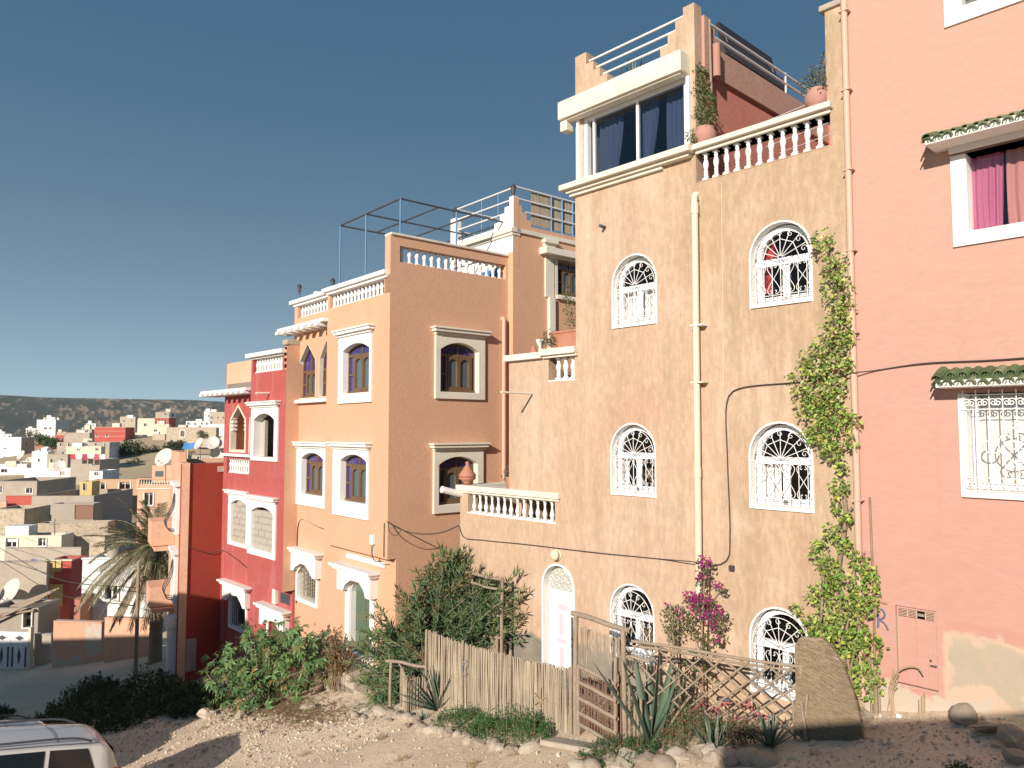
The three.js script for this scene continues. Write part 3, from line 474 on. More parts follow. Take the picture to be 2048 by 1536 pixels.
  // pipe along the joint
  put('downpipe', [tube([[-4.28, 11.35, -.02], [-4.3, 11.3, .05], [-4.32, 11.2, .07], [-4.32, 11.05, .07]], .045, 12, 8), rod([-4.32, 11.1, .07], [-4.33, 1.4, .07], .045, .045, 10)], M.pipePink, p);
  for (let y = 2.9; y < 11; y += 1.15) put('pipe_clamp', [box(-4.385, -4.25, y - .008, y + .008, .001, .12)], M.pipePink, p);
}

// ---------- the orange house with the pergola ----------
{
  const p = thing('orange_house', 'orange house with arched wooden windows, white surrounds and stepped white roof parapet', 'house', [-15.88, 0, 0], -3.2 * PI / 180);
  const sb = -.25;
  const A = [-2.42, -.93, 6.0, 7.17, 7.35], B = [-2.48, -1.02, 3.08, 4.18, 4.36];
  put('wall', ext(poly([[-3.5, 1.8], [-.003, 1.8], [-.003, 8.5], [-3.5, 8.5]], [hole(...A), hole(...B)]), -.27, 0), M.orange, p);
  put('soffit', box(-3.4, -.02, 1.81, 2, -3, -.28), M.orange, p);
  casement(surround(p, [-2.68, -.84, 5.74, 7.58], A, .06, 'upper front window in white surround, by the corner'), A);
  casement(surround(p, [-2.93, -.93, 2.68, 4.5], B, .06, 'first floor front window in white surround, by the corner'), B);
  put('handrail', [rbox(-3.68, -.12, 8.98, 9.1, -.3, .12), rbox(-3.5, -.13, 8.9, 8.982, -.28, .05)], M.white, p);
  put('parapet', [box(-3.5, -3.38, 8.5, 8.9, -.27, 0), box(-.3, -.003, 8.5, 8.97, -.27, -.002)], M.orange, p);
  balusters(p, -3.38, -.3, 8.5, 8.9, -.12, 15, G.baluster2, M.white, 1);
  // set-back left bay and ground floor share one wall plane
  const PA = [-5.92, -4.76, 6.0, 6.95, 7.68, 'point'], PB = [-4.5, -3.6, 6.0, 6.95, 7.68, 'point'], WL = [-5.55, -4.05, 3.06, 4.15, 4.33], GW = [-5.72, -4.42, -.1, .62, .96], DR = [-2.3, -1.2, -1, .62, 1.03];
  withXF(facing(0, sb, 0), () => {
    put('wall', ext(poly([[-6.35, -4], [-.003, -4], [-.003, 1.795], [-3.51, 1.795], [-3.51, 8.56], [-6.35, 8.56]], [hole(...PA.slice(0, 5), 0, 'point'), hole(...PB.slice(0, 5), 0, 'point'), hole(...WL), hole(...GW), hole(...DR)]), -.27, 0), M.orange, p);
    for (const [h, l] of [[PA, 'pointed arch window with blue glass'], [PB, 'pointed arch window half hidden by the bay']]) { const w = tag(put('window', ring(h, .012, -.26, .006), M.ivory, p), l); casement(w, h); }
    put('sill', rbox(-6.45, -3.44, 5.84, 5.95, -.02, .16), M.white, p);
    const w = surround(p, [-5.95, -3.62, 2.72, 4.47], WL, .06, 'first floor window on the set back bay'); casement(w, WL);
    put('canopy', [rbox(-6.75, -3.44, 8.14, 8.24, -.02, .42), ...[...Array(7)].map((_, i) => rbox(-6.7 + i * .47, -6.5 + i * .47, 8.03, 8.142, -.01, .5))], M.white, p);
    put('handrail', [rbox(-6.55, -3.44, 9.03, 9.15, -.3, .12), rbox(-6.4, -3.44, 8.95, 9.032, -.28, .04)], M.white, p);
    put('parapet', box(-6.35, -6.12, 8.56, 8.95, -.27, 0), M.orange, p);
    balusters(p, -6.1, -3.5, 8.56, 8.95, -.12, 12, G.baluster2, M.white, 1);
    put('parapet', ext(poly([[-6.5, 9.15], [-5, 9.15], [-5.3, 9.32], [-5.8, 9.36], [-6.3, 9.55], [-6.5, 9.55]]), -.9, -.7), M.white, p);
    // ground floor window with hood and bars
    const gw = put('window', [ring(GW, .1, .001, .05), ring(GW, .012, -.26, .04), ext(poly([[-5.95, .72], [-5.72, .72], [-5.55, .86], [-5.2, 1.0], [-4.9, 1.0], [-4.58, .84], [-4.4, .68], [-4.18, .68], [-4.18, 1.28], [-5.95, 1.28]]), .001, .19), rbox(-6.05, -4.08, 1.28, 1.36, 0, .26), rbox(-6.12, -4.02, 1.36, 1.43, 0, .32)], M.white, p);
    tag(gw, 'ground floor window with scrollwork bars under a white hood');
    { const t = []; for (let i = 0; i < 9; i++) { const x = -5.65 + i * .15; t.push(rod([x, -.08, -.04], [x, .9, -.04], .009, .009, 5)); for (let k = 0; k < 6; k++) { const f = (i + k) % 2 ? 1 : -1; if (i < 8) t.push(curl(spiral(x + .075, .02 + k * .15, -.03, .062, .016, f, f + f * 6, 9), .009)); } } put('window_grille', t, mat([.40, .33, .22], .6), gw); put('pane', box(-5.7, -4.44, -.08, .94, -.2, -.196), M.darkPane, gw); }
    // door with green metal leaf
    const d = put('door', [ring(DR, .012, -.26, .02), box(-2.56, -2.302, -1, .72, .001, .06), box(-1.2, -.98, -1, .72, .001, .06), ext(poly([[-2.75, .66], [-2.4, .66], [-2.28, .84], [-1.95, 1.0], [-1.5, 1.0], [-1.25, .84], [-1.15, .66], [-.9, .66], [-.9, 1.2], [-2.75, 1.2]]), .001, .22), rbox(-2.9, -.82, 1.2, 1.28, 0, .3), rbox(-3.0, -.76, 1.28, 1.36, 0, .37), rbox(-2.55, -.5, 1.5, 1.64, .001, .05)], M.white, p);
    tag(d, 'green metal door under a white arched hood');
    { const t = [box(-2.28, -1.22, -.98, 1.0, -.16, -.13)]; for (let i = 0; i < 12; i++) t.push(box(-2.25 + i * .088, -2.21 + i * .088, -.4, .62, -.13, -.112)); t.push(box(-1.78, -1.74, -.98, 1, -.13, -.1), box(-2.26, -1.24, -.45, -.41, -.13, -.105)); put('leaf', t, M.tin, d); put('lock', box(-1.72, -1.66, .0, .12, -.1, -.085), M.brownTile, d); }
  });
  // side wall facing the camera
  const SA = [1.52, 2.79, 6.02, 7.15, 7.36], SB = [1.49, 2.76, 3.04, 4.1, 4.3];
  withXF(facing(0, 0, PI / 2), () => {
    put('wall', ext(poly([[.002, 1.8], [.3, 1.8], [.3, -4], [3.878, -4], [3.878, 10], [.002, 10]], [hole(...SA), hole(...SB), hole(.28, 3.8, 9.32, 9.74, 9.74, 0, 'sq')]), -.27, 0), M.orange, p);
    casement(surround(p, [1.36, 3.01, 5.84, 7.55], SA, .07, 'upper window on the shaded side wall', M.ivory), SA);
    casement(surround(p, [1.33, 2.96, 2.83, 4.48], SB, .07, 'lower window on the shaded side wall', M.ivory), SB);
    put('cap', rbox(.0, 3.87, 9.99, 10.05, -.3, .05), M.ivory, p);
    balusters(p, .3, 3.78, 9.33, 9.73, -.13, 15, G.baluster2, M.white, 1);
    put('downpipe', [tube([[3.66, 8.15, -.02], [3.66, 8.18, .06], [3.66, 8.1, .09], [3.66, 7.9, .09]], .06, 12, 8), rod([3.66, 8, .09], [3.66, 3.2, .09], .06, .06, 10)], M.pipePink, p);
  });
  put('roof_slab', [box(-6.3, -.28, 8.1, 8.35, -7, -.5)], M.cement, p);
  put('side_wall', [box(-6.34, -6.1, -4, 8.5, -7, -.53)], M.orange, p); put('inner_wall', [box(-6.05, -.3, -4, 8, -4.2, -3.9), box(-6.05, -.3, 4.9, 5.1, -3.9, -.6)], M.room, p);
  for (const [x, z, y] of [[-6.25, -.35, 9.36], [-3.5, -.15, 9.1], [-.62, -.3, 9.1]]) lantern(p, x, y, z, .75);
  put('meter_box', [rbox(-.75, -.6, 2.1, 2.34, .001, .09), box(-.72, -.69, 1.7, 2.1, .001, .02)], M.white, p);
  // the taller back storey
  const c0 = -.28;
  withXF(new THREE.Matrix4().setPosition(.5, -.18, -3.88), () => {
    put('wall', ext(poly([[-3.4, 8], [c0 - .24, 8], [c0 - .24, 10.28], [c0, 10.28], [c0, 10.85], [-3.4, 10.85]]), -.25, 0), M.white, p);
    put('wall', box(c0 - .238, c0, -3, 10.278, -.25, -.001), M.orange, p);
    put('cornice', [rbox(-3.5, c0 + .06, 10.85, 10.98, -.26, .1), rbox(-3.45, c0 + .03, 10.77, 10.852, -.26, .05)], M.ivory, p);
    put('parapet', ext(poly([[-3.4, 10.98], [c0, 10.98], [c0, 11.92], [c0 - .18, 11.92], [c0 - .18, 11.66], [c0 - .4, 11.66], [c0 - .4, 11.48], [c0 - .62, 11.48], [c0 - .62, 11.28], [c0 - .88, 11.28], [c0 - .88, 11.12], [-3.1, 11.12], [-3.1, 11.9], [-3.4, 11.9]]), -.22, -.02), M.white, p);
    railing(p, [[-3.2, -.12], [c0 - .16, -.12]], [12.2], .026, M.railWhite); railing(p, [[-3.15, -.12], [c0 - .2, -.12]], [11.86], .026, M.railWhite); railing(p, [[-3.1, -.12], [c0 - .45, -.12]], [11.52], .026, M.railWhite);
    put('railing', rod([-3.2, 12.2, -.12], [-3.2, 12.2, -3], .026, .026, 7), M.railWhite, p); put('railing', rod([-3.2, 11.5, -.12], [-3.2, 11.5, -3], .026, .026, 7), M.railWhite, p);
    for (const x of [-3.2, -1.9, -1.1]) put('railing_post', rod([x, 11.1, -.12], [x, 12.2, -.12], .022, .022, 6), x < -3 ? M.railWhite : M.blueIron, p);
    lantern(p, c0 - .1, 11.92, -.1, .85); lantern(p, -3.25, 11.9, -.1, .85);
    put('blue_door', [box(-2.0, -.7, 8.35, 9.9, .002, .05), ...[...Array(4)].map((_, i) => box(-1.94 + i * .31, -1.7 + i * .31, 8.45, 9.8, .05, .062))], mat([.05, .16, .42], .5), p);
  });
  withXF(new THREE.Matrix4().makeRotationY(PI / 2).setPosition(c0 + .5, -.18, -3.88), () => {
    put('wall', ext(poly([[.252, 5], [4.5, 5], [4.5, 10.85], [.252, 10.85]], [hole(1.72, 2.9, 9.24, 10.3, 10.3, 0, 'sq')]), -.25, -.001), M.orange, p);
    put('parapet', ext(poly([[.222, 10.98], [4.5, 10.98], [4.5, 11.12], [.7, 11.12], [.7, 11.3], [.52, 11.3], [.52, 11.5], [.34, 11.5], [.34, 11.68], [.222, 11.68]]), -.2, -.002), M.orange, p);
    put('corner_face', box(.0, .25, 9.9, 10.76, 0, .004), M.orange, p); put('corner_face', box(.02, .222, 10.98, 11.9, 0, .004), M.orange, p);
    put('cornice', [rbox(.1, 4.5, 10.86, 10.98, -.25, .06)], M.ivory, p);
    put('pilaster', [rbox(1.22, 1.58, 9.12, 10.36, -.02, .05), rbox(1.34, 1.58, 7.2, 9.12, -.02, .1), rbox(1.12, 1.66, 10.72, 10.84, -.02, .16), rbox(1.16, 1.62, 10.6, 10.72, -.02, .08)], M.ivory, p);
    put('canopy', [rbox(1.02, 3.4, 10.36, 10.56, -.02, .3), rbox(1.34, 3.4, 10.3, 10.362, -.02, .14)], M.ivory, p);
    const w = put('window', [ring([1.72, 2.9, 9.24, 10.3, 10.3, 'sq'], .1, .001, .04), rbox(1.66, 3, 9.1, 9.2, -.02, .1)], M.ivory, p); tag(w, 'brown window of the back storey, cut by the tower'); casement(w, [1.72, 2.9, 9.24, 10.2, 10.3, 'sq'], -.12);
    for (const [y, x0] of [[12.24, .1], [11.9, .3], [11.55, .5]]) put('railing', rod([x0, y, -.1], [4.4, y, -.1], .03, .03, 7), M.railWhite, p);
    for (const x of [1.6, 2.05, 2.5]) put('railing_post', rod([x, 11.1, -.1], [x, 12.24, -.1], .03, .03, 6), M.blueIron, p);
    reseed(5); for (let i = 0; i < 58; i++) { const x = .84 + i * .031; if (Math.abs(x - 2.02) < .02) continue; inst('reed', G.reed ||= raw(new THREE.CylinderGeometry(.015, .017, 1, 5)), M.reed[Math.floor(R() * 3)], p, x, 11.73 + rr(-.02, .02), -.14, 1, .98 + rr(-.03, .03), 1); }
  });
  put('side_wall', box(-2.89, -2.7, 8.2, 10.6, -8, -4.14), M.orange, p); put('roof_slab', box(-2.8, -.1, 10.5, 10.65, -8, -4.14), M.cement, p);
}
{ // pergola frame
  const p = thing('pergola', 'bare blue metal pergola frame on the orange house roof', 'pergola', [-16.0, 8.35, -.45], -3.2 * PI / 180);
  const Y = 2.72, x0 = -3.5, x1 = -.12, z1 = -3.55, e = .025;
  for (const [x, z] of [[x0, 0], [-1.95, 0], [x1, 0], [x1, -1.8], [x1, z1], [x0, z1]]) put('post', rod([x, 0, z], [x, Y, z], e, e, 6), M.blueIron, p);
  for (const [a, b] of [[[x0, 0], [x1, 0]], [[x0, z1], [x1, z1]], [[x0, 0], [x0, z1]], [[x1, 0], [x1, z1]], [[-1.95, 0], [-1.95, z1]], [[x0, -1.2], [x1, -1.2]], [[x0, -2.4], [x1, -2.4]]]) put('beam', rod([a[0], Y, a[1]], [b[0], Y, b[1]], e, e, 6), M.darkIron, p);
  put('brace', [rod([x1, 1.9, z1], [x1 - .7, Y, z1], .018, .018, 5)], M.blueIron, p);
}
// ---------- the red house ----------
{
  const p = thing('red_house', 'faded red house with blocked up windows and loggia arches', 'house');
  const A = [-23.92, -22.42, 4.14, 5.33, 5.55], B = [-23.96, -22.38, 1.16, 2.38, 2.55];
  withXF(facing(0, -.13, 0), () => {
    put('wall', ext(poly([[-24.3, .08], [-21.752, .08], [-21.752, 6.9], [-24.3, 6.9]], [hole(...A), hole(...B)]), -.37, 0), M.red, p);
    const w = surround(p, [-24.12, -22.18, 4.02, 5.75], A, .06, 'open unglazed window of the red bay'); put('jamb_block', [box(-23.91, -23.72, 4.15, 5.36, -.36, -.25)], M.block, w);
    const w2 = surround(p, [-24.2, -22.2, .98, 2.72], B, .06, 'arched window blocked with concrete blocks, wider one'); blockFill(w2, ...B, -.03);
    put('handrail', [rbox(-24.5, -21.85, 7.42, 7.56, -.3, .14), rbox(-24.3, -21.9, 7.36, 7.422, -.28, .03)], M.white, p);
    put('parapet', [box(-24.3, -24.16, 6.9, 7.36, -.3, 0), box(-22.02, -21.752, 6.9, 7.6, -.3, -.002)], M.red, p);
    balusters(p, -24.14, -22.02, 6.9, 7.36, -.12, 11, G.baluster2, M.white, 1.1);
    put('drain_spout', rod([-22.9, 6.2, -.02], [-22.9, 6.18, .45], .035, .035, 8), M.ivory, p);
  });
  withXF(facing(-21.75, -.13, PI / 2), () => { put('side_wall', ext(poly([[.002, .08], [.6, .08], [.6, 7.68], [.3, 7.72], [.002, 7.62]]), -.15, 0), M.orange, p); put('rubble_top', rbox(-.02, .6, 7.66, 7.85, -.3, .02, .05), M.rubble, p); });
  put('soffit', box(-24.28, -21.76, .09, .3, -.49, -.15), M.red, p);
  const L = [-26.84, -25.48, 4.24, 5.2, 5.92, 'point'], L2 = [-25.2, -24.36, 4.24, 5.2, 5.92, 'point'], C = [-26.5, -25.2, 1.08, 2.42, 2.57], GW = [-26.4, -25.1, -1.8, -1.0, -.68];
  withXF(facing(0, -.5, 0), () => {
    put('wall', ext(poly([[-27.35, -5], [-21.8, -5], [-21.8, .079], [-24.302, .079], [-24.302, 6.3], [-27.35, 6.3]], [hole(...L.slice(0, 5), 0, 'point'), hole(...L2.slice(0, 5), 0, 'point'), hole(...C), hole(...GW), hole(-27.05, -24.7, 3.47, 4.0, 4.0, 0, 'sq'), hole(-23.4, -22.3, -2.6, -1.2, -1)]), -.2, 0), M.red, p);
    put('arch_lining', [ring(L, .012, -.21, .008, -.08), ring(L2, .012, -.21, .008, -.08)], M.cream, p);
    { const t = []; for (const c of [L, L2]) for (let i = 0; i < 5; i++) for (const s of [0, 1]) t.push(box(s ? c[1] - .2 : c[0] + .01, s ? c[1] - .01 : c[0] + .2, 5.0 + i * .14, 5.07 + i * .14, -.19, -.02)); put('arch_stripe', t, M.white, p); }
    put('back_wall', box(-27.3, -24.3, 3.2, 6.2, -1.5, -1.35), M.peach, p); put('loggia_side', box(-27.34, -27.2, 3.4, 6.24, -1.34, -.201), M.peach, p); put('loggia_ceiling', box(-27.2, -24.31, 6.2, 6.32, -1.34, -.201), M.peach, p); put('loggia_floor', box(-27.3, -24.3, 3.2, 3.4, -1.34, -.21), M.cement, p);
    put('wall', box(-27.35, -24.31, 6.302, 7.46, -.3, -.05), M.peach, p); put('side_wall', box(-27.4, -27.352, 6.45, 7.5, -1.5, -.06), M.red, p);
    put('canopy', [rbox(-28.3, -24.32, 6.34, 6.44, -.2, .55), ...[...Array(9)].map((_, i) => rbox(-28.2 + i * .45, -28.0 + i * .45, 6.24, 6.342, -.1, .62))], M.white, p);
    put('handrail', rbox(-27.35, -24.32, 4.08, 4.18, -.24, .12), M.white, p); balusters(p, -27.0, -24.7, 3.48, 3.99, -.1, 12, G.baluster2, M.white, 1);
    const w = surround(p, [-26.72, -25.0, .96, 2.72], C, .05, 'arched window blocked with concrete blocks, narrower one'); blockFill(w, ...C, -.03);
    const gw = put('window', [ring(GW, .1, .001, .05), ring(GW, .012, -.26, .04), ext(poly([[-26.75, -.95], [-26.4, -.95], [-26.1, -.72], [-25.5, -.66], [-25.2, -.85], [-25.05, -1.0], [-24.85, -1.0], [-24.85, -.42], [-26.75, -.42]]), .001, .18), rbox(-26.85, -24.75, -.42, -.34, 0, .26), rbox(-26.95, -24.68, -.34, -.27, 0, .32)], M.white, p);
    tag(gw, 'ground floor window with white hood, partly in shade'); put('pane', box(-26.38, -25.12, -1.78, -.7, -.16, -.156), M.darkPane, gw);
    { const t = []; for (let i = 0; i < 8; i++) t.push(rod([-26.3 + i * .16, -1.78, -.03], [-26.3 + i * .16, -.72, -.03], .012, .012, 5)); put('window_grille', t, M.darkIron, gw); }
    const d = put('door', [ext(poly([[-23.7, -1.25], [-23.5, -1.25], [-23.3, -1.05], [-22.6, -1.0], [-22.3, -1.2], [-22.0, -1.3], [-22.0, -.72], [-23.7, -.72]]), .001, .2), rbox(-23.8, -21.9, -.72, -.64, 0, .28), rbox(-23.88, -21.84, -.64, -.57, 0, .34), ring([-23.4, -22.3, -2.6, -1.2, -1], .1, .001, .04)], M.white, p); tag(d, 'door hood half hidden by the castor bush'); put('leaf', box(-23.4, -22.3, -2.6, -1, -.14, -.1), M.wood, d);
    put('meter_box', rbox(-22.98, -22.75, -.5, -.02, .001, .12), M.ivory, p);
    { const t = []; for (let i = 0; i < 6; i++) { const x = -22.55 + i * .1; t.push(rod([x - .035, -.4, .012], [x + .035, -.12, .012], .016, .016, 5), rod([x + .035, -.4, .012], [x - .035, -.12, .012], .016, .016, 5)); } t.push(box(-22.62, -21.98, -.42, -.1, .001, .006)); put('vent_grille', t, M.darkIron, p); }
  });
  put('inner_wall', [box(-27.3, -21.8, -5, 6.8, -5, -4.7), box(-27.3, -21.8, 6.5, 6.7, -4.7, -.55), box(-24.5, -24.31, -5, 6.2, -4.7, -1.86), box(-24.29, -24.1, 3.2, 6.5, -4.7, -.502), box(-27.3, -21.8, 2.95, 3.15, -4.7, -.72), box(-21.95, -21.8, -5, 6.5, -4.7, -.74)], M.darkRoom, p);
}
// ---------- the dark red house ----------
{
  const p = thing('dark_red_house', 'house with plain dark red side wall and orange balconies beside the palm', 'house', [-27.35, 0, .95], -14 * PI / 180);
  const un = new THREE.Matrix4().makeRotationY(14 * PI / 180);
  withXF(un, () => {
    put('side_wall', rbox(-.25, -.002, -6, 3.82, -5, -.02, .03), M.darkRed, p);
    put('wall_patch', box(-.001, .002, 3.35, 3.78, -.72, -.35), M.darkRed, p);
    put('meter_box', box(0, .12, -3.4, -2.3, -.6, -.25), M.cementDark, p);
  });
  put('wall', [box(-4.4, -.01, -6, 3.85, -.25, 0)], M.peach, p); put('wall', box(-4.4, -4.15, -6, 3.85, -5, -.26), M.peach, p); put('roof_slab', box(-4.3, -.3, 3.5, 3.7, -4.6, -.2), M.cement, p);
  put('parapet', rbox(-4.4, -1.2, 3.85, 4.2, -.25, .02), M.peach, p);
  for (const [y0, y1, l] of [[.72, 1.62, 'upper'], [-1.52, -.8, 'lower']]) put('balcony', [rbox(-3.7, -2.1, y0, y1, .001, .82, .02), box(-3.9, -1.9, y0 - .16, y0 - .02, .001, .7)], M.peach, p);
  for (const y of [1.4, -1.0]) {
    const w = put('window', [rbox(-1.75, -1.5, y, y + 1.6, .001, .14), rbox(-.65, -.4, y, y + 1.6, .001, .14), rbox(-1.85, -.3, y + 1.6, y + 1.75, .001, .24), rbox(-1.8, -.35, y - .1, y, .001, .16)], M.white, p); put('pane', box(-1.5, -.65, y, y + 1.6, .001, .02), M.glassGrey, w);
    put('window_guard', [0, 1, 2].map((i) => tube([[-1.5 + i * .4, y + 1.3, .12], [-1.5 + i * .4, y + .8, .2], [-1.5 + i * .4, y + .3, .42], [-1.5 + i * .4, y + .02, .3], [-1.5 + i * .4, y, .12]], .018, 16, 5)), M.darkIron, w);
  }
  put('pillar', [rbox(-.75, -.35, -6, -1.9, .001, .3), rbox(-.85, -.25, -1.9, -1.55, .001, .4)], M.white, p);
}

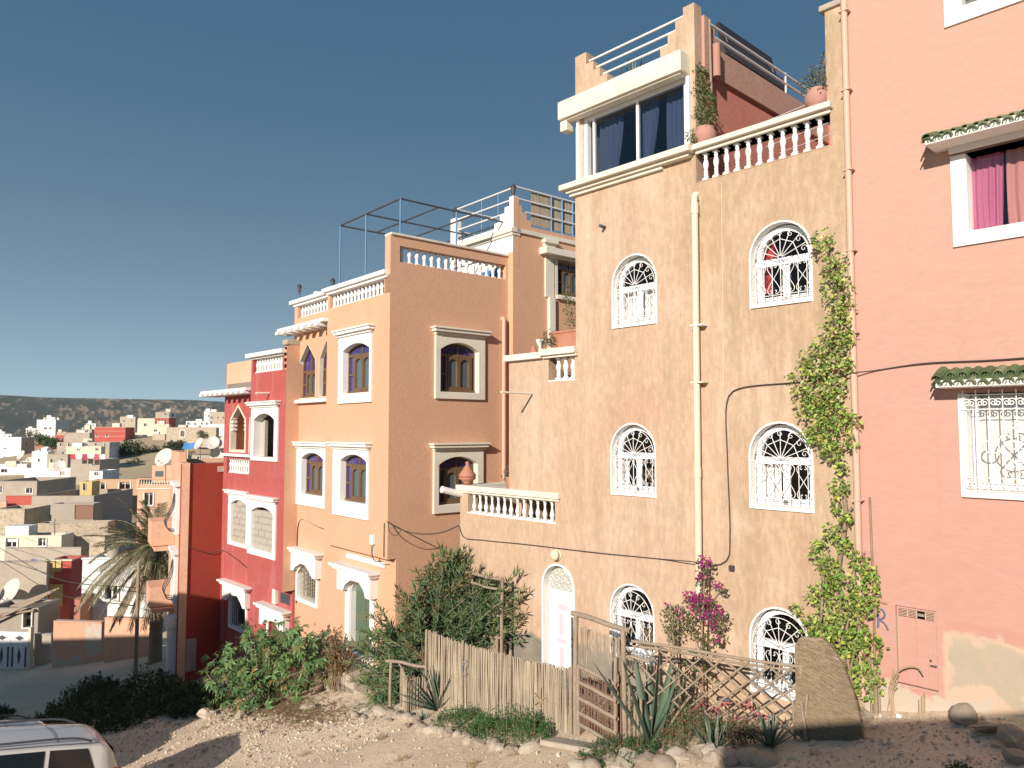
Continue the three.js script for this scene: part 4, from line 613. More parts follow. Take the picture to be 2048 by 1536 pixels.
// ---------- the town beyond ----------
const TOWN = [["white_house", "tall white house with shade coloured into its side at the left edge of town", "townWhite", -388.0, -10.04, -50.1, 16.18, 12.13, 10.1, 4, 3, [[1.19, 2.0, 7.0, 7.61], [1.05, 1.9, 3.33, 3.81]], "grey"],
["white_house", "low white house with one dark window below the tall white house", "townWhite", -247.1, -8.58, -29.6, 10.2, 4.26, 2, 4, 3, [[-1.6, 0.02, 2.04, 2.95]], ""],
["white_house", "white blank wall beside the grey block house in the town", "townWhite", -256.1, -6.04, -39.0, 4.53, 4.85, 2, 4, 2, [], ""],
["white_house", "small white annex right of the tall white house", "townWhite", -267.8, -6.43, -37.9, 3.52, 2.18, 2, 4, 2, [[-1.36, 1.42, 1.34, 1.94]], ""],
["block_house", "grey unplastered block house in the middle of the town", "cement", -222.9, -4.74, -36.5, 5.14, 3.57, 2, 4, 3, [], ""],
["block_house", "grey block house with laundry on its roof", "cement", -203.4, -5.02, -38.3, 6.8, 3.01, 10.4, 4, 3, [[1.53, 2.12, 1.47, 1.87]], "wide"],
["white_house", "white and pale blue house high on the left below the ridge", "townWhite", -495.1, 3.68, -87.8, 10.36, 7.41, 14, 4, 3, [[-1.1, 0.47, 2.01, 3.14], [1.73, 2.98, 2.01, 3.14]], "blue"],
["white_house", "tiny white house left of the pale blue one", "townWhite", -516.3, 1.05, -84.2, 5.5, 5.18, 2, 4, 3, [[-0.81, 0.16, 1.94, 3.24]], ""],
["cream_house", "cream roof room on the pale blue house", "cream", -515.7, 10.51, -94.4, 9.06, 2.17, 2, 4, 3, [], ""],
["red_house", "long crimson house with small windows in the far town", "townRed", -292.1, 1.21, -67.1, 10.65, 4.92, 7.4, 4, 3, [[-4.82, -4.04, 1.6, 2.38], [-1.42, -0.53, 1.6, 2.38]], "trim"],
["block_house", "grey block storey left of the crimson house", "cement", -281.0, 1.23, -54.2, 8.11, 3.0, 3.2, 4, 3, [[2.16, 3.62, 3.07, 3.65]], ""],
["block_house", "grey block hut above the crimson house roofline", "cement", -308.6, 4.07, -62.8, 5.45, 1.41, 2, 4, 3, [], ""],
["block_house", "low grey house with pale side in front of the crimson house", "cement", -256.2, -0.56, -50.3, 15.41, 2.01, 6.6, 4, 3, [], "blue"],
["cream_house", "cream flat roof in front of the grey houses", "cream", -238.7, -1.4, -46.2, 9.68, 1.87, 2.3, 4, 1, [], ""],
["tan_house", "tan cube house on the rise right of the crimson house", "rubble", -367.9, 7.04, -94.5, 6.78, 4.14, 2, 4, 3, [], ""],
["red_house", "crimson storey under the grey tower storey on the rise", "townRed", -316.4, 7.51, -92.6, 5.3, 2.52, 6.9, 4, 4, [], ""],
["block_house", "grey tower storey with white side and roof dish", "cement", -316.4, 10.03, -92.6, 5.3, 2.34, 6.9, 4, -0.02, [], "white"],
["cream_house", "cream house on the rise left of the grey tower storey", "cream", -331.8, 6.23, -91.3, 6.85, 3.75, 2, 4, 3, [[-0.91, 0.23, 0.55, 1.69]], ""],
["white_house", "pale house below the crimson storey on the rise", "cream", -298.3, 3.63, -85.3, 7.88, 3.73, 2, 4, 3, [[-1.45, -0.41, 0.71, 1.74]], ""],
["white_house", "white house at the right end of the rise", "townWhite", -352.9, 9.47, -125.8, 5.55, 4.47, 2, 4, 3, [[-0.98, -0.21, 1.9, 2.67]], "step"],
["stone_house", "stone house right of the white house on the rise", "rubble", -339.2, 8.34, -125.2, 9.97, 4.99, 2, 4, 3, [], ""],
["white_house", "low white house with flat roof on the rise", "townWhite", -330.3, 6.38, -112.0, 10.23, 2.57, 2, 4, 3, [], ""],
["stone_house", "long stone house with a white arched door", "rubble", -259.1, 2.29, -83.4, 16.33, 3.71, 2.9, 4, 3, [[-3.53, -2.15, 0.63, 2.75]], "door"],
["white_house", "white house behind the stone house at right", "townWhite", -290.9, 2.39, -106.4, 9.21, 5.05, 2, 4, 3, [], ""],
["cement_house", "cement roof with dishes above the dark red house", "cement", -119.5, -0.45, -36.7, 7.44, 1.54, 2, 4, 3, [], ""],
["peach_house", "peach house with balustraded roof terrace behind the palm", "peach", -85.0, -4.45, -16.5, 3.39, 3.25, 2.8, 4, 3, [[-0.96, -0.08, 1.53, 2.83]], "terrace"],
["orange_house", "low orange house with two white framed windows", "tanWall", -121.9, -4.35, -22.7, 6.79, 2.05, 2, 4, 3, [[-2.82, -1.35, 0.52, 1.67], [0.7, 2.25, 0.57, 1.8]], ""],
["yellow_house", "narrow yellow wall left of the low orange house", "ochre", -116.1, -4.18, -17.5, 1.6, 2.16, 2, 4, 3, [], ""],
["walled_yard", "grey walled yard with shade painted on its side wall in the town", "cement", -110.8, -5.44, -13.6, 7.71, 2.03, 11.4, 4, 3, [], "shadeMauve"],
["block_house", "wide grey block wall house below the low white house", "cement", -150.5, -6.68, -14.9, 7.55, 3.08, 12.7, 4, 3, [], "wide"],
["red_wall", "short faded red wall below the grey block house", "townRed", -122.3, -5.68, -10.9, 3.7, 1.64, 2, 4, 2, [], ""],
["salmon_wall", "salmon wall fragment left of the faded red wall", "salmon", -122.6, -5.77, -8.6, 1.8, 1.13, 2, 4, 2, [], ""],
["stone_wall", "ruined stone enclosure at the left edge of town", "rubble", -104.9, -6.47, -6.6, 3.95, 2.24, 5.4, 4, 3, [], "dark"],
["stone_wall", "long rubble wall of a roofless house", "rubble", -89.3, -5.93, -9.9, 6.85, 1.28, 2, 10, 2, [], ""],
["rust_door_wall", "cement wall with a rust brown doorway", "cementDark", -102.6, -5.67, -12.9, 4.86, 1.87, 2, 4, 3, [[0.3, 2.37, 0.07, 1.73]], "rust"],
["cream_house", "cream parapet wall of a flat roof", "cream", -83.3, -6.53, -4.9, 5.97, 1.65, 2, 3, 2, [], ""],
["stone_wall", "whitewashed rubble wall right of the cream parapet", "rubble", -82.8, -6.62, -9.3, 4.23, 1.28, 2, 3, 2, [], ""],
["block_wall", "grey block wall with washing lines", "cement", -74.9, -6.49, -4.4, 6.33, 1.42, 2, 3, 3, [], ""],
["cement_wall", "smooth cement wall behind the big satellite dish", "cement", -54.1, -4.46, 1.1, 3.55, 1.47, 2, 2, 2, [], ""],
["red_gatehouse", "dark red house with yellow window bays and doorway", "townRed", -54.6, -6.0, -1.2, 1.61, 2.77, 2, 4, 3, [[-0.54, -0.26, 1.76, 2.77], [-0.17, 0.17, 2.17, 2.88], [-0.32, 0.28, 0.07, 1.35]], "yellow"],
["white_house", "bright white house wall behind the palm", "townWhite", -47.8, -6.04, -2.7, 3.81, 3.6, 2, 4, 3, [], ""],
["shed", "open shed with slanting pole roof behind the gate", "cementDark", -48.3, -5.74, 2.3, 2.81, 1.21, 2, 4, 3, [[0.67, 1.09, 0.19, 1.15]], "shed"],
["brick_pillar", "brown gate pillar against the white house", "terracotta", -47.6, -5.66, -0.7, 0.33, 1.33, 2, 4, 3, [], ""],
["yard_wall", "peeling salmon yard wall beyond the road", "salmon", -42.8, -6.67, 0.4, 2.58, 2.06, 2, -6, 2, [], ""],
["yard_wall", "pale pink yard wall right of the peeling wall", "peach", -40.1, -6.31, -1.2, 2.52, 2.08, 2, -6, 2, [], ""],
["yard_wall", "low cement yard wall end beside the gate", "cement", -45.2, -7.07, 1.4, 0.92, 1.56, 2, -6, 2, [], ""],
["white_house", "small white house under the ridge left of the crimson house", "townWhite", -434.3, 6.54, -95.8, 4.85, 2.11, 2, 4, 3, [], ""],
["white_house", "white cube house at the far left under the ridge", "townWhite", -652.9, 1.72, -90.3, 6.4, 2.4, 2, 4, 3, [], ""],
["tan_house", "tan flat house right of the far left white cube", "tanWall", -444.5, 2.66, -84.8, 4.57, 1.71, 2, 4, 3, [], ""],
["white_house", "white roof terrace left of the laundry house", "townWhite", -278.1, -3.14, -44.0, 4.58, 1.76, 2, 4, 3, [], ""],
["white_house", "white low wall house below the block house", "townWhite", -223.7, -7.45, -35.5, 13.42, 2.71, 2, 4, 3, [[2.14, 3.28, 1.0, 1.86]], ""],
["white_house", "white roof room right of the low white house", "townWhite", -184.2, -5.5, -35.9, 2.8, 1.58, 7.7, 4, 3, [], "blue"],
["orange_house", "terracotta low house behind the green trees left", "terracotta", -405.1, -2.25, -69.9, 8.99, 2.06, 7.3, 4, 3, [], ""],
["red_house", "small crimson wall house behind the left trees", "townRed", -388.7, -0.54, -72.2, 4.49, 3.49, 2, 4, 3, [], ""],
["cream_house", "cream house on the rise below the ridge", "cream", -381.8, 5.99, -104.4, 5.23, 3.4, 2, 4, 3, [], ""],
["stone_house", "ochre stone hut on the bare rise", "rubble", -280.2, 2.23, -79.8, 4.29, 1.56, 2, 4, 3, [], ""]];
{
  reseed(77); const YAW = 46.95 * PI / 180, groups = 'houses and walls of the town beyond the street';
  for (const [name, label, mt, x, y, z, w, h, d, off, down, wins0, opt] of TOWN) {
    const wins = wins0.slice(); if (!wins.length && /house/.test(name) && h > 1.3 && opt !== 'terrace') { const n = Math.max(1, Math.floor(w / 2.4)); for (let i = 0; i < n; i++) if (R() < .8) { const cx = mix(-w / 2, w / 2, (i + .5) / n) + rr(-.3, .3), ww = rr(.3, .5) * Math.min(1, w / 3), q0 = h * rr(.35, .45); wins.push([cx - ww, cx + ww, q0, Math.min(h - .25, q0 + rr(.7, 1.1))]); } }
    const p = thing(name, label, /wall|pillar/.test(name) ? 'wall' : name === 'shed' ? 'shed' : 'house', [x, y, z], YAW + off * PI / 180, groups), m = M[mt], a = w / 2, t = Math.min(.25, a * .4), y0 = -down;
    const side = opt === 'blue' ? M.townBlue : opt === 'white' ? M.townWhite : opt === 'grey' ? M.cement : opt === 'shadeMauve' ? M.shadeMauve : m;  // tall white house and walled yard: side shade is put into the wall colour
    const low = h > 1.2 ? .45 : .3;
    put('wall', wins.length ? ext(poly([[-a, y0], [a, y0], [a, h], [-a, h]], opt === 'rust' || opt === 'yellow' ? [] : wins.map(([x0, x1, q0, q1]) => opt === 'door' ? hole(x0, x1, q0, q1 - .4, q1) : hole(x0, x1, q0, q1, q1, 0, 'sq'))), -t, 0) : box(-a, a, y0, h, -t, 0), m, p);
    const sh = opt === 'white' ? [[d * .4, d * .75, .5, h - .5]] : opt === 'blue' ? [0, 1, 2].map((i) => [d * (.2 + .26 * i), d * (.2 + .26 * i) + .8, h * .4, h * .75]) : opt === 'grey' ? [0, 1].map((i) => [3.6, 4.5, h * (.35 + .35 * i), h * (.35 + .35 * i) + 1]) : [];
    const slab = /yard_wall|red_wall|salmon_wall|block_wall|cement_wall/.test(name);
    if (!slab) withXF(facing(a - .003, 0, PI / 2), () => { put('side_wall', ext(poly([[t + .002, y0], [d, y0], [d, h - .01], [t + .002, h - .01]], sh.map((q) => hole(q[0], q[1], q[2], q[3], q[3], 0, 'sq'))), -t, 0), side, p); for (const q of sh) put('window', [ring([q[0], q[1], q[2], q[3], q[3], 'sq'], .05, -.14, .02)], M.frame, p); }); if (!slab) put('side_wall', box(-a + .003, -a + t, y0, h - .01, -d, -t - .002), m, p); if (!slab) put('back_wall', box(-a + .004, a - .004, y0, h - .015, -d - t, -d - .002), m, p);
    if (opt !== 'dark' && opt !== 'shadeMauve' && opt !== 'wide' && !/wall/.test(name)) put('roof', box(-a + t, a - t, h - low - .2, h - low, -d, -t), M.cement, p);
    if (slab) put('coping', rbox(-a - .01, a + .01, h + .002, h + .07, -t - .04, .04, .02), m, p); else if (h > 2.2) put('coping', rbox(-a - .06, a + .06, h + .002, h + .1, -t - .05, .07, .02), mt === 'townRed' || opt === 'trim' ? M.cream : m, p);
    for (const [x0, x1, q0, q1] of wins) {
      const rust = opt === 'rust', yel = opt === 'yellow', o = [x0, x1, q0, q1, q1, 'sq'];
      const wn = put(opt === 'door' || rust ? 'door' : 'window', opt === 'door' ? ring([x0, x1, q0, q1 - .4, q1], .3, .002, .12) : ring(o, rust ? .05 : Math.min(.16, (x1 - x0) * .14), .002, .09), rust ? M.brownTile : yel ? M.ochre : M.townWhite, p);
      put('pane', rust || yel ? box(x0, x1, q0, q1, .001, .02) : box(x0 + .01, x1 - .01, q0 + .01, q1 - .01, -.13, -.12), rust ? M.brownTile : yel ? M.ochre : opt === 'door' ? M.wood : M.glass, wn);
      if (!rust && !yel && opt !== 'door' && x1 - x0 > .5) put('mullion', box((x0 + x1) / 2 - .04, (x0 + x1) / 2 + .04, q0 + .01, q1 - .01, -.119, -.09), M.townWhite, wn);
    }
    if (!/wall|pillar|shed/.test(name) && w > 3 && opt !== 'terrace' && opt !== 'wide' && opt !== 'shadeMauve') {
      const rx = rr(-a * .5, a * .4), rw = Math.min(1.3, w * .18);
      if (R() < .75) { const rm = put('roof_room', rbox(rx - rw, rx + rw, h - .6, h + rr(.7, 1.7), -d * .8, -d * .8 + rw * 1.4, .03), R() < .5 ? M.townWhite : M.cream, p); }
      if (R() < .6) put('water_tank', [rod([-rx * .7, h - .4, -d * .4], [-rx * .7, h + .55, -d * .4], .4, .4, 12), rod([-rx * .7, h + .55, -d * .4], [-rx * .7, h + .7, -d * .4], .4, .15, 12)], R() < .5 ? M.townBlue : M.cementDark, p);
      if (R() < .7) put('antenna', [rod([a * .6, h - .4, -d * .5], [a * .6, h + rr(1, 2), -d * .5], .035, .03, 5), rod([a * .6 - .5, h + .9, -d * .5], [a * .6 + .5, h + .95, -d * .5], .025, .025, 4)], M.darkIron, p);
    }
    if (opt === 'trim') for (const q of [.35, .72]) put('string_course', rbox(-a, a, h * q, h * q + .07, .001, .05), M.cream, p);
    if (opt === 'step') put('roof_room', box(a * .1, a, h, h + .9, -2, -.3), M.townWhite, p);
    if (opt === 'dark') put('inner_wall', box(-a + t, a - t, y0, h * .7, -d * .6, -d * .6 + .2), m, p);
    if (opt === 'terrace') {
      put('band', rbox(-a - .05, a + .05, h - .06, h + .06, -t, .1), M.ivory, p); put('parapet', box(-a, a, h + .06, h + .45, -t, -.02), m, p); put('handrail', rbox(-a - .05, a + .05, h + .98, h + 1.1, -.3, .08), m, p);
      for (const s of [-1, 1]) put('pier', box(s * a - .16, s * a + .16, h + .06, h + 1.0, -t, .03), m, p); balusters(p, -a + .2, a - .2, h + .45, h + .98, -.1, 11, G.baluster, M.ivory, 1.2);
      put('roof_room', [box(-a * .5, a, h, h + 2.4, -d, -1.5)], m, p); put('window', box(-a * .3, a * .2, h + 1.2, h + 1.8, -1.5, -1.46), M.glassGrey, p);
    }
    if (opt === 'shed') { reseed(3); for (let i = 0; i < 7; i++) put('roof_pole', rod([-a, .3 + i * .08, .3 - i * .3], [a + .3, h + .55 + i * .03, .3 - i * .3], .06, .05, 6), M.greyWood, p); put('roof', box(-a, a, h - .3, h - .2, -2.2, .2).rotateZ(.12), M.greyWood, p); }
  }
}
const pole = (name, label, x, y0, y1, z, r, m = M.greyWood) => tag(mesh(name, [rod([x, y0, z], [x, y1, z], r, r * .75, 9), rod([x, y1, z], [x, y1 + .05, z], r * .9, r * .6, 9)], m, null, true), label, 'pole');
function dish(label, x, y, z, s, az, tall = .6) {
  const p = thing('satellite_dish', label, 'satellite dish', [x, y, z], az, 'satellite dishes on the roofs'), pts = []; for (let i = 0; i <= 8; i++) { const r = i / 8; pts.push([s * r, s * .22 * r * r]); }
  const g = lathe(pts, 22).rotateX(PI / 2 - .5).translate(0, tall + s, .1); put('reflector', g, mat([.62, .55, .50], .6, { side: THREE.DoubleSide }), p);
  put('mast', rod([0, -.6, -.1], [0, tall + s, -.02], .04 * Math.max(1, s), .04 * Math.max(1, s), 7), M.darkIron, p); put('feed_arm', [rod([0, tall + s * .2, .2], [0, tall + s * .75, s * .95], .02 * Math.max(1, s), .02, 5), rod([0, tall + s * .72, s * .9], [0, tall + s * .85, s], .05 * Math.max(1, s), .05, 6)], M.darkIron, p);
}
{
  const A = 46.95 * PI / 180;
  dish('large satellite dish standing before the smooth cement wall', -52.4, -5.7, 1.5, .78, A - .5, .5);
  dish('dish at the left frame edge before the smooth cement wall', -53.2, -5.8, 2.8, .8, A - .5, .4);
  dish('round dish on the peach house roof', -80.2, .4, -16, 1.0, A - .3, .8);
  dish('left dish on the cement roof above the dark red house', -118.6, 1.4, -33.8, 1.0, A - .7, .5); dish('middle dish on the cement roof above the dark red house', -117.4, 1.4, -35.3, 1.1, A + .1, .5); dish('right dish on the cement roof above the dark red house', -116.4, 1.4, -37.0, 1.2, A - .4, .6);
  dish('dish on the roof of the low white house', -259, -5, -35, 1.5, A - .5, 1.2); dish('dish beside the cream flat roof in the town', -208, -6, -34, 1.4, A + .2, 1);
  pole('utility_pole', 'grey wooden utility pole in front of the palm', -31.95, -5.2, -.25, .9, .085);
  pole('thin_pole', 'thin pale pole beside the blue tarpaulin', -126.5, -4, 3.4, -34.8, .09, M.ivory);
  const tarp = tag(mesh('tarpaulin', (() => { const g = new THREE.PlaneGeometry(2.6, 1.4, 10, 6).rotateX(-.8); const p = g.attributes.position; for (let i = 0; i < p.count; i++) p.setY(i, p.getY(i) + .12 * sin(p.getX(i) * 3)); g.computeVertexNormals(); return g; })(), mat([.08, .25, .52], .6, { side: THREE.DoubleSide }), null, true), 'bright blue tarpaulin on the cement roof', 'tarpaulin'); tarp.position.set(-121.5, 2.6, -33.6); tarp.rotation.y = A;
  // laundry: every piece hangs by itself
  reseed(21);
  const wash = (x, y, z, w, h, c, label, g) => { const q = drape(-w / 2, w / 2, -h, 0, 0, 3, .05), m = tag(mesh('laundry', [q], mat(c, .9, { side: THREE.DoubleSide }), null, true), label, 'laundry', g); m.position.set(x, y, z); m.rotation.y = A; };
  const cols = [[.5, .06, .08], [.7, .68, .66], [.35, .05, .1], [.62, .6, .62], [.45, .1, .14], [.7, .7, .72]];
  for (let i = 0; i < 6; i++) wash(-202.5 + i * .95, -.6 + rr(-.1, .1), -35.4 - i * 1.05, 1.15, 1.2 + rr(-.2, .3), cols[i], ['dark red', 'white', 'wine red', 'pale grey', 'brick red', 'pale'][i] + ' cloth drying on the grey block house roof', 'laundry on the grey block house roof');
  wash(-55.6, -3.15, 1.9, 1.1, .62, [.03, .30, .38], 'teal cloth drying before the block wall', 'laundry before the block wall'); wash(-54.9, -3.0, .75, .95, .72, [.26, .16, .42], 'purple cloth drying before the block wall', 'laundry before the block wall'); wash(-54.6, -2.95, .1, .4, .5, [.2, .25, .4], 'small blue cloth drying before the block wall', 'laundry before the block wall');
  // double gate with diamonds
  const g = thing('metal_gate', 'white double gate with black diamond panels at the road', 'gate', [-45.95, -7.2, 2.65], A - .1);
  put('gate_post', rbox(.98, 1.14, -.2, 2.2, -.12, .1), M.cream, g);
  for (const s of [-1, 1]) {
    const l = put('leaf', [box(s < 0 ? -.96 : .01, s < 0 ? -.01 : .96, 0, 1.95, -.03, .03)], M.townWhite, g), c = s * .48, zz = .045, di = (y, rx, ry) => ext(poly([[c - rx, y], [c, y - ry], [c + rx, y], [c, y + ry]]), .03, zz);
    put('diamond', di(1.65, .26, .12), M.darkIron, l); put('diamond', di(.75, .1, .42), M.darkIron, l);
    for (const q of [-.36, .36]) put('strip', box(c + q - .05, c + q + .05, .2, 1.2, .03, .04), M.darkIron, l);
  }
}

// ---------- plants ----------
class Leaves { // many small folded leaves in one mesh
  constructor() { this.p = []; this.c = []; }
  add(o, d, len, wid, col, fold = .25, roll = R() * 6.3, curve = .15) {
    const D = d.clone().normalize(), a = Math.abs(D.y) > .9 ? V(1, 0, 0) : V(0, 1, 0), S = a.cross(D).normalize().applyAxisAngle(D, roll), N = D.clone().cross(S);
    const q = (u, s, n) => [o.x + D.x * u * len + S.x * s * wid + N.x * n * len, o.y + D.y * u * len + S.y * s * wid + N.y * n * len, o.z + D.z * u * len + S.z * s * wid + N.z * n * len];
    const f = fold * wid / len, b = q(0, 0, 0), m = q(.5, 0, curve * .5 - f), t = q(1, 0, -curve * .4), l = q(.42, -.5, curve * .5), r = q(.42, .5, curve * .5);
    for (const v of [b, l, m, l, t, m, b, m, r, m, t, r]) { this.p.push(v[0], v[1], v[2]); this.c.push(col[0], col[1], col[2]); }
  }
  geo() { const g = new THREE.BufferGeometry(); g.setAttribute('position', new THREE.Float32BufferAttribute(this.p, 3)); g.setAttribute('color', new THREE.Float32BufferAttribute(this.c, 3)); g.setAttribute('uv', new THREE.Float32BufferAttribute(new Float32Array(this.p.length / 3 * 2), 2)); g.computeVertexNormals(); g.userData.raw = true; return g; }
  mesh(name, parent, m = M.leaf) { return mesh(name, this.geo(), m, parent); }
}
const rdir = (up = 0) => { const a = R() * 2 * PI, y = rr(-1, 1), s = Math.sqrt(1 - y * y); return V(s * cos(a), y + up, s * sin(a)).normalize(); };
const ball = (c, r) => { let v; do v = V(rr(-1, 1), rr(-1, 1), rr(-1, 1)); while (v.lengthSq() > 1); return V(c[0] + v.x * r[0], c[1] + v.y * r[1], c[2] + v.z * r[2]); };
const tint = (c, a = .35) => { const k = 1 + rr(-a, a), h = rr(-.12, .12); return [c[0] * k * (1 + h), c[1] * k, c[2] * k * (1 - h)]; };
const stemPath = (a, b, sag, n = 6) => { const q = []; for (let i = 0; i <= n; i++) { const t = i / n; q.push(V(mix(a.x, b.x, t * t * .5 + t * .5), mix(a.y, b.y, Math.pow(t, sag)), mix(a.z, b.z, t * t * .5 + t * .5))); } return q; };

{ // oleander by the reed fence
  reseed(101); const p = thing('oleander_bush', 'large dark green oleander bush behind the reed fence', 'bush', [-13.4, H(-13.4, .6), .6]), o = V(-13.4, H(-13.4, .6), .6), L = new Leaves(), st = [];
  const lobes = [[[-13.0, 1.25, .5], [1.2, 1.15, .75], 62], [[-11.9, 1.35, .4], [.8, 1.0, .6], 40], [[-14.2, .45, .7], [1.1, 1.1, .7], 48], [[-15.1, -.35, .9], [.9, .85, .5], 34], [[-12.8, 2.2, .5], [.7, .35, .4], 20], [[-14.3, -.9, 1.0], [.8, .6, .4], 14], [[-11.0, 1.5, .4], [.4, .8, .3], 12]];
  for (const [c, r, n] of lobes) for (let i = 0; i < n; i++) {
    const e = ball(c, r), b = V(rr(-14.2, -12.3), H(-13, .6), rr(.2, 1)), path = stemPath(b, e, .75, 5); st.push(tube(path, rr(.005, .011), 6, 4));
    const dry = R() < .12; const crv = new THREE.CatmullRomCurve3(path);
    for (let w = 0; w < 19; w++) {
      const t = 1 - w * .032 - R() * .01, q = crv.getPoint(t), d = crv.getTangent(t);
      for (let k = 0; k < 5; k++) { const dir = d.clone().multiplyScalar(w < 2 ? 1.2 : .55).add(rdir(.15).multiplyScalar(.9)); L.add(q.clone().sub(o), dir, rr(.15, .26), rr(.026, .042), tint(dry ? [.22, .18, .09] : w < 3 ? [.155, .205, .085] : [.085, .14, .06]), .3, R() * 6, rr(-.1, .2)); }
    }
  }
  L.mesh('foliage', p); const g = merge(st); g.translate(-o.x, -o.y, -o.z); put('stems', g, M.bark, p);
}
// palmate castor leaf, three shapes
const castorGeo = [0, 1, 2].map((k) => {
  reseed(60 + k); const pos = [], n = 7, ang = [];
  for (let i = 0; i < n; i++) ang.push(mix(-2.3, 2.3, i / (n - 1)) + rr(-.08, .08));
  for (let i = 0; i < n; i++) {
    const a = ang[i], len = .16 * (1 - .28 * Math.abs(i - 3) / 3) * rr(.9, 1.1), d = [sin(a), cos(a)], s = [cos(a), -sin(a)], w = len * .2, dr = -len * rr(.25, .5);
    const q = (u, v, h) => [d[0] * len * u + s[0] * v, h, d[1] * len * u + s[1] * v];
    const b = [0, 0, 0], l = q(.55, -w, .01 + dr * .25), r = q(.55, w, .01 + dr * .25), m = q(.55, 0, dr * .2 - .006), t = q(1, 0, dr);
    for (const v of [b, l, m, l, t, m, b, m, r, m, t, r]) pos.push(...v);
  }
  const g = new THREE.BufferGeometry(); g.setAttribute('position', new THREE.Float32BufferAttribute(pos, 3)); g.setAttribute('uv', new THREE.Float32BufferAttribute(new Float32Array(pos.length / 3 * 2), 2)); g.computeVertexNormals(); g.userData.raw = true; return g;
});
M.castor = [[.09, .185, .05], [.075, .155, .045], [.125, .225, .06], [.15, .17, .045], [.21, .15, .05]].map((c) => new THREE.MeshPhysicalMaterial({ color: new THREE.Color().setRGB(...c), side: THREE.DoubleSide, roughness: .5, transmission: .2, thickness: 0 }));
{
  reseed(131); const b = [-19.4, H(-19.4, 1.3), 1.3], p = thing('castor_bush', 'sunlit castor bush with hand shaped leaves before the red house', 'bush', b), st = [], L = new Leaves();
  const lobes = [[[-18.9, -.75, 1.1], [1.3, .75, .8], 120], [[-20.4, -1.25, 1.3], [1.3, .85, .8], 110], [[-21.8, -1.95, 1.6], [1.2, .65, .7], 50], [[-18.0, -.9, .9], [.8, .8, .6], 50], [[-19.8, -1.8, 2.0], [2.0, .5, .6], 85], [[-18.7, -1.45, 1.5], [1.3, .6, .5], 60]];
  for (const [c, r, n] of lobes) for (let i = 0; i < n; i++) {
    const e = ball(c, r); e.y = Math.max(e.y, H(e.x, e.z) + .1);
    if (i < n * .72) { const m = mesh('leaf', castorGeo[i % 3], M.castor[R() < .1 ? 4 : R() < .14 ? 3 : Math.floor(R() * 3)], p), s = rr(1.0, 1.75); m.position.set(e.x - b[0], e.y - b[1], e.z - b[2]); m.scale.setScalar(s); m.rotation.set(rr(.1, 1.0), rr(-2, 2), rr(-.5, .5)); }
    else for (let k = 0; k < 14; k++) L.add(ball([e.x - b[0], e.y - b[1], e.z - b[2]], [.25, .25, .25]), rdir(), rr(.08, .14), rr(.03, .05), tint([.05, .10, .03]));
    if (i % 9 === 0) st.push(tube(stemPath(V(mix(-19.4, e.x, .7) - b[0], H(e.x, e.z) - b[1], mix(1.3, e.z, .7) - b[2]), V(e.x - b[0], e.y - b[1], e.z - b[2]), .8, 4), .009, 5, 4));
  }
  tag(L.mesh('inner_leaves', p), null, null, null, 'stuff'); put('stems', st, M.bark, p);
  reseed(133); const b2 = [-17.1, H(-17.1, .6), .6], q = thing('dry_bush', 'withered brown shrub between the castor bush and the porch', 'bush', b2), D = new Leaves(), s2 = [];
  for (let i = 0; i < 60; i++) { const e = ball([.0 - .15, 1.0, 0], [.8, .75, .45]), path = stemPath(V(rr(-.4, .4), 0, rr(-.2, .2)), e, .7, 4); s2.push(tube(path, .007, 5, 4)); const cv = new THREE.CatmullRomCurve3(path); for (let k = 0; k < 26; k++) D.add(cv.getPoint(1 - R() * .6), V(rr(-.5, .5), rr(-1, .3), rr(-.5, .5)), rr(.06, .13), rr(.02, .035), tint(R() < .3 ? [.13, .14, .05] : R() < .5 ? [.28, .17, .07] : [.20, .12, .055])); }
  D.mesh('foliage', q); put('stems', s2, M.bark, q);
}
function shrub(name, label, x, z, r, n, col, len, wid, opt = {}) { // low bushes and ground cover of many small leaves
  const b = [x, opt.y ?? HG(x, z), z], p = thing(name, label, opt.cat || 'plant', b, 0, opt.group), L = new Leaves(), st = [];
  for (let i = 0; i < n; i++) {
    const a = R() * 2 * PI, rad = Math.sqrt(R()), e = V(cos(a) * rad * r[0], 0, sin(a) * rad * r[2]); const top = r[1] * (1 - rad * rad * .75) * rr(.45, 1);
    const base = V(e.x * (opt.spread ?? .9), opt.y === undefined ? HG(x + e.x, z + e.z) - b[1] : 0, e.z * (opt.spread ?? .9)), tip = V(e.x, base.y + top, e.z);
    if (i % 3 === 0) st.push(rod(base, tip, .005, .003, 3));
    for (let k = 0; k < (opt.per || 10); k++) { const t = Math.pow(R(), .6); L.add(base.clone().lerp(tip, t).add(rdir().multiplyScalar(.02)), rdir(opt.up ?? .6), len * rr(.6, 1.2), wid * rr(.7, 1.2), tint(opt.col2 && R() < opt.f2 ? opt.col2 : col)); }
  }
  L.mesh('foliage', p); put('stems', st, M.bark, p); return p;
}
reseed(151);
shrub('ground_cover', 'bright green low shrub at the foot of the reed fence, nearest the gate', -9.3, 2.0, [.95, .62, .42], 300, [.045, .13, .03], .06, .016, { per: 12, spread: 1 });
shrub('ground_cover', 'green low shrub at the reed fence beside the small agave', -10.8, 1.75, [.8, .42, .38], 200, [.05, .13, .035], .055, .015, { per: 11, spread: 1 });
shrub('ground_cover', 'green mat with orange flowers below the large agave', -6.85, 2.15, [.75, .3, .4], 260, [.06, .12, .04], .055, .014, { per: 10, spread: 1, col2: [.45, .12, .04], f2: .03 });
shrub('garden_shrub', 'reddish green shrub under the lattice fence', -6.1, 1.55, [.55, .65, .35], 170, [.09, .12, .045], .05, .018, { per: 12, col2: [.30, .12, .08], f2: .14 });
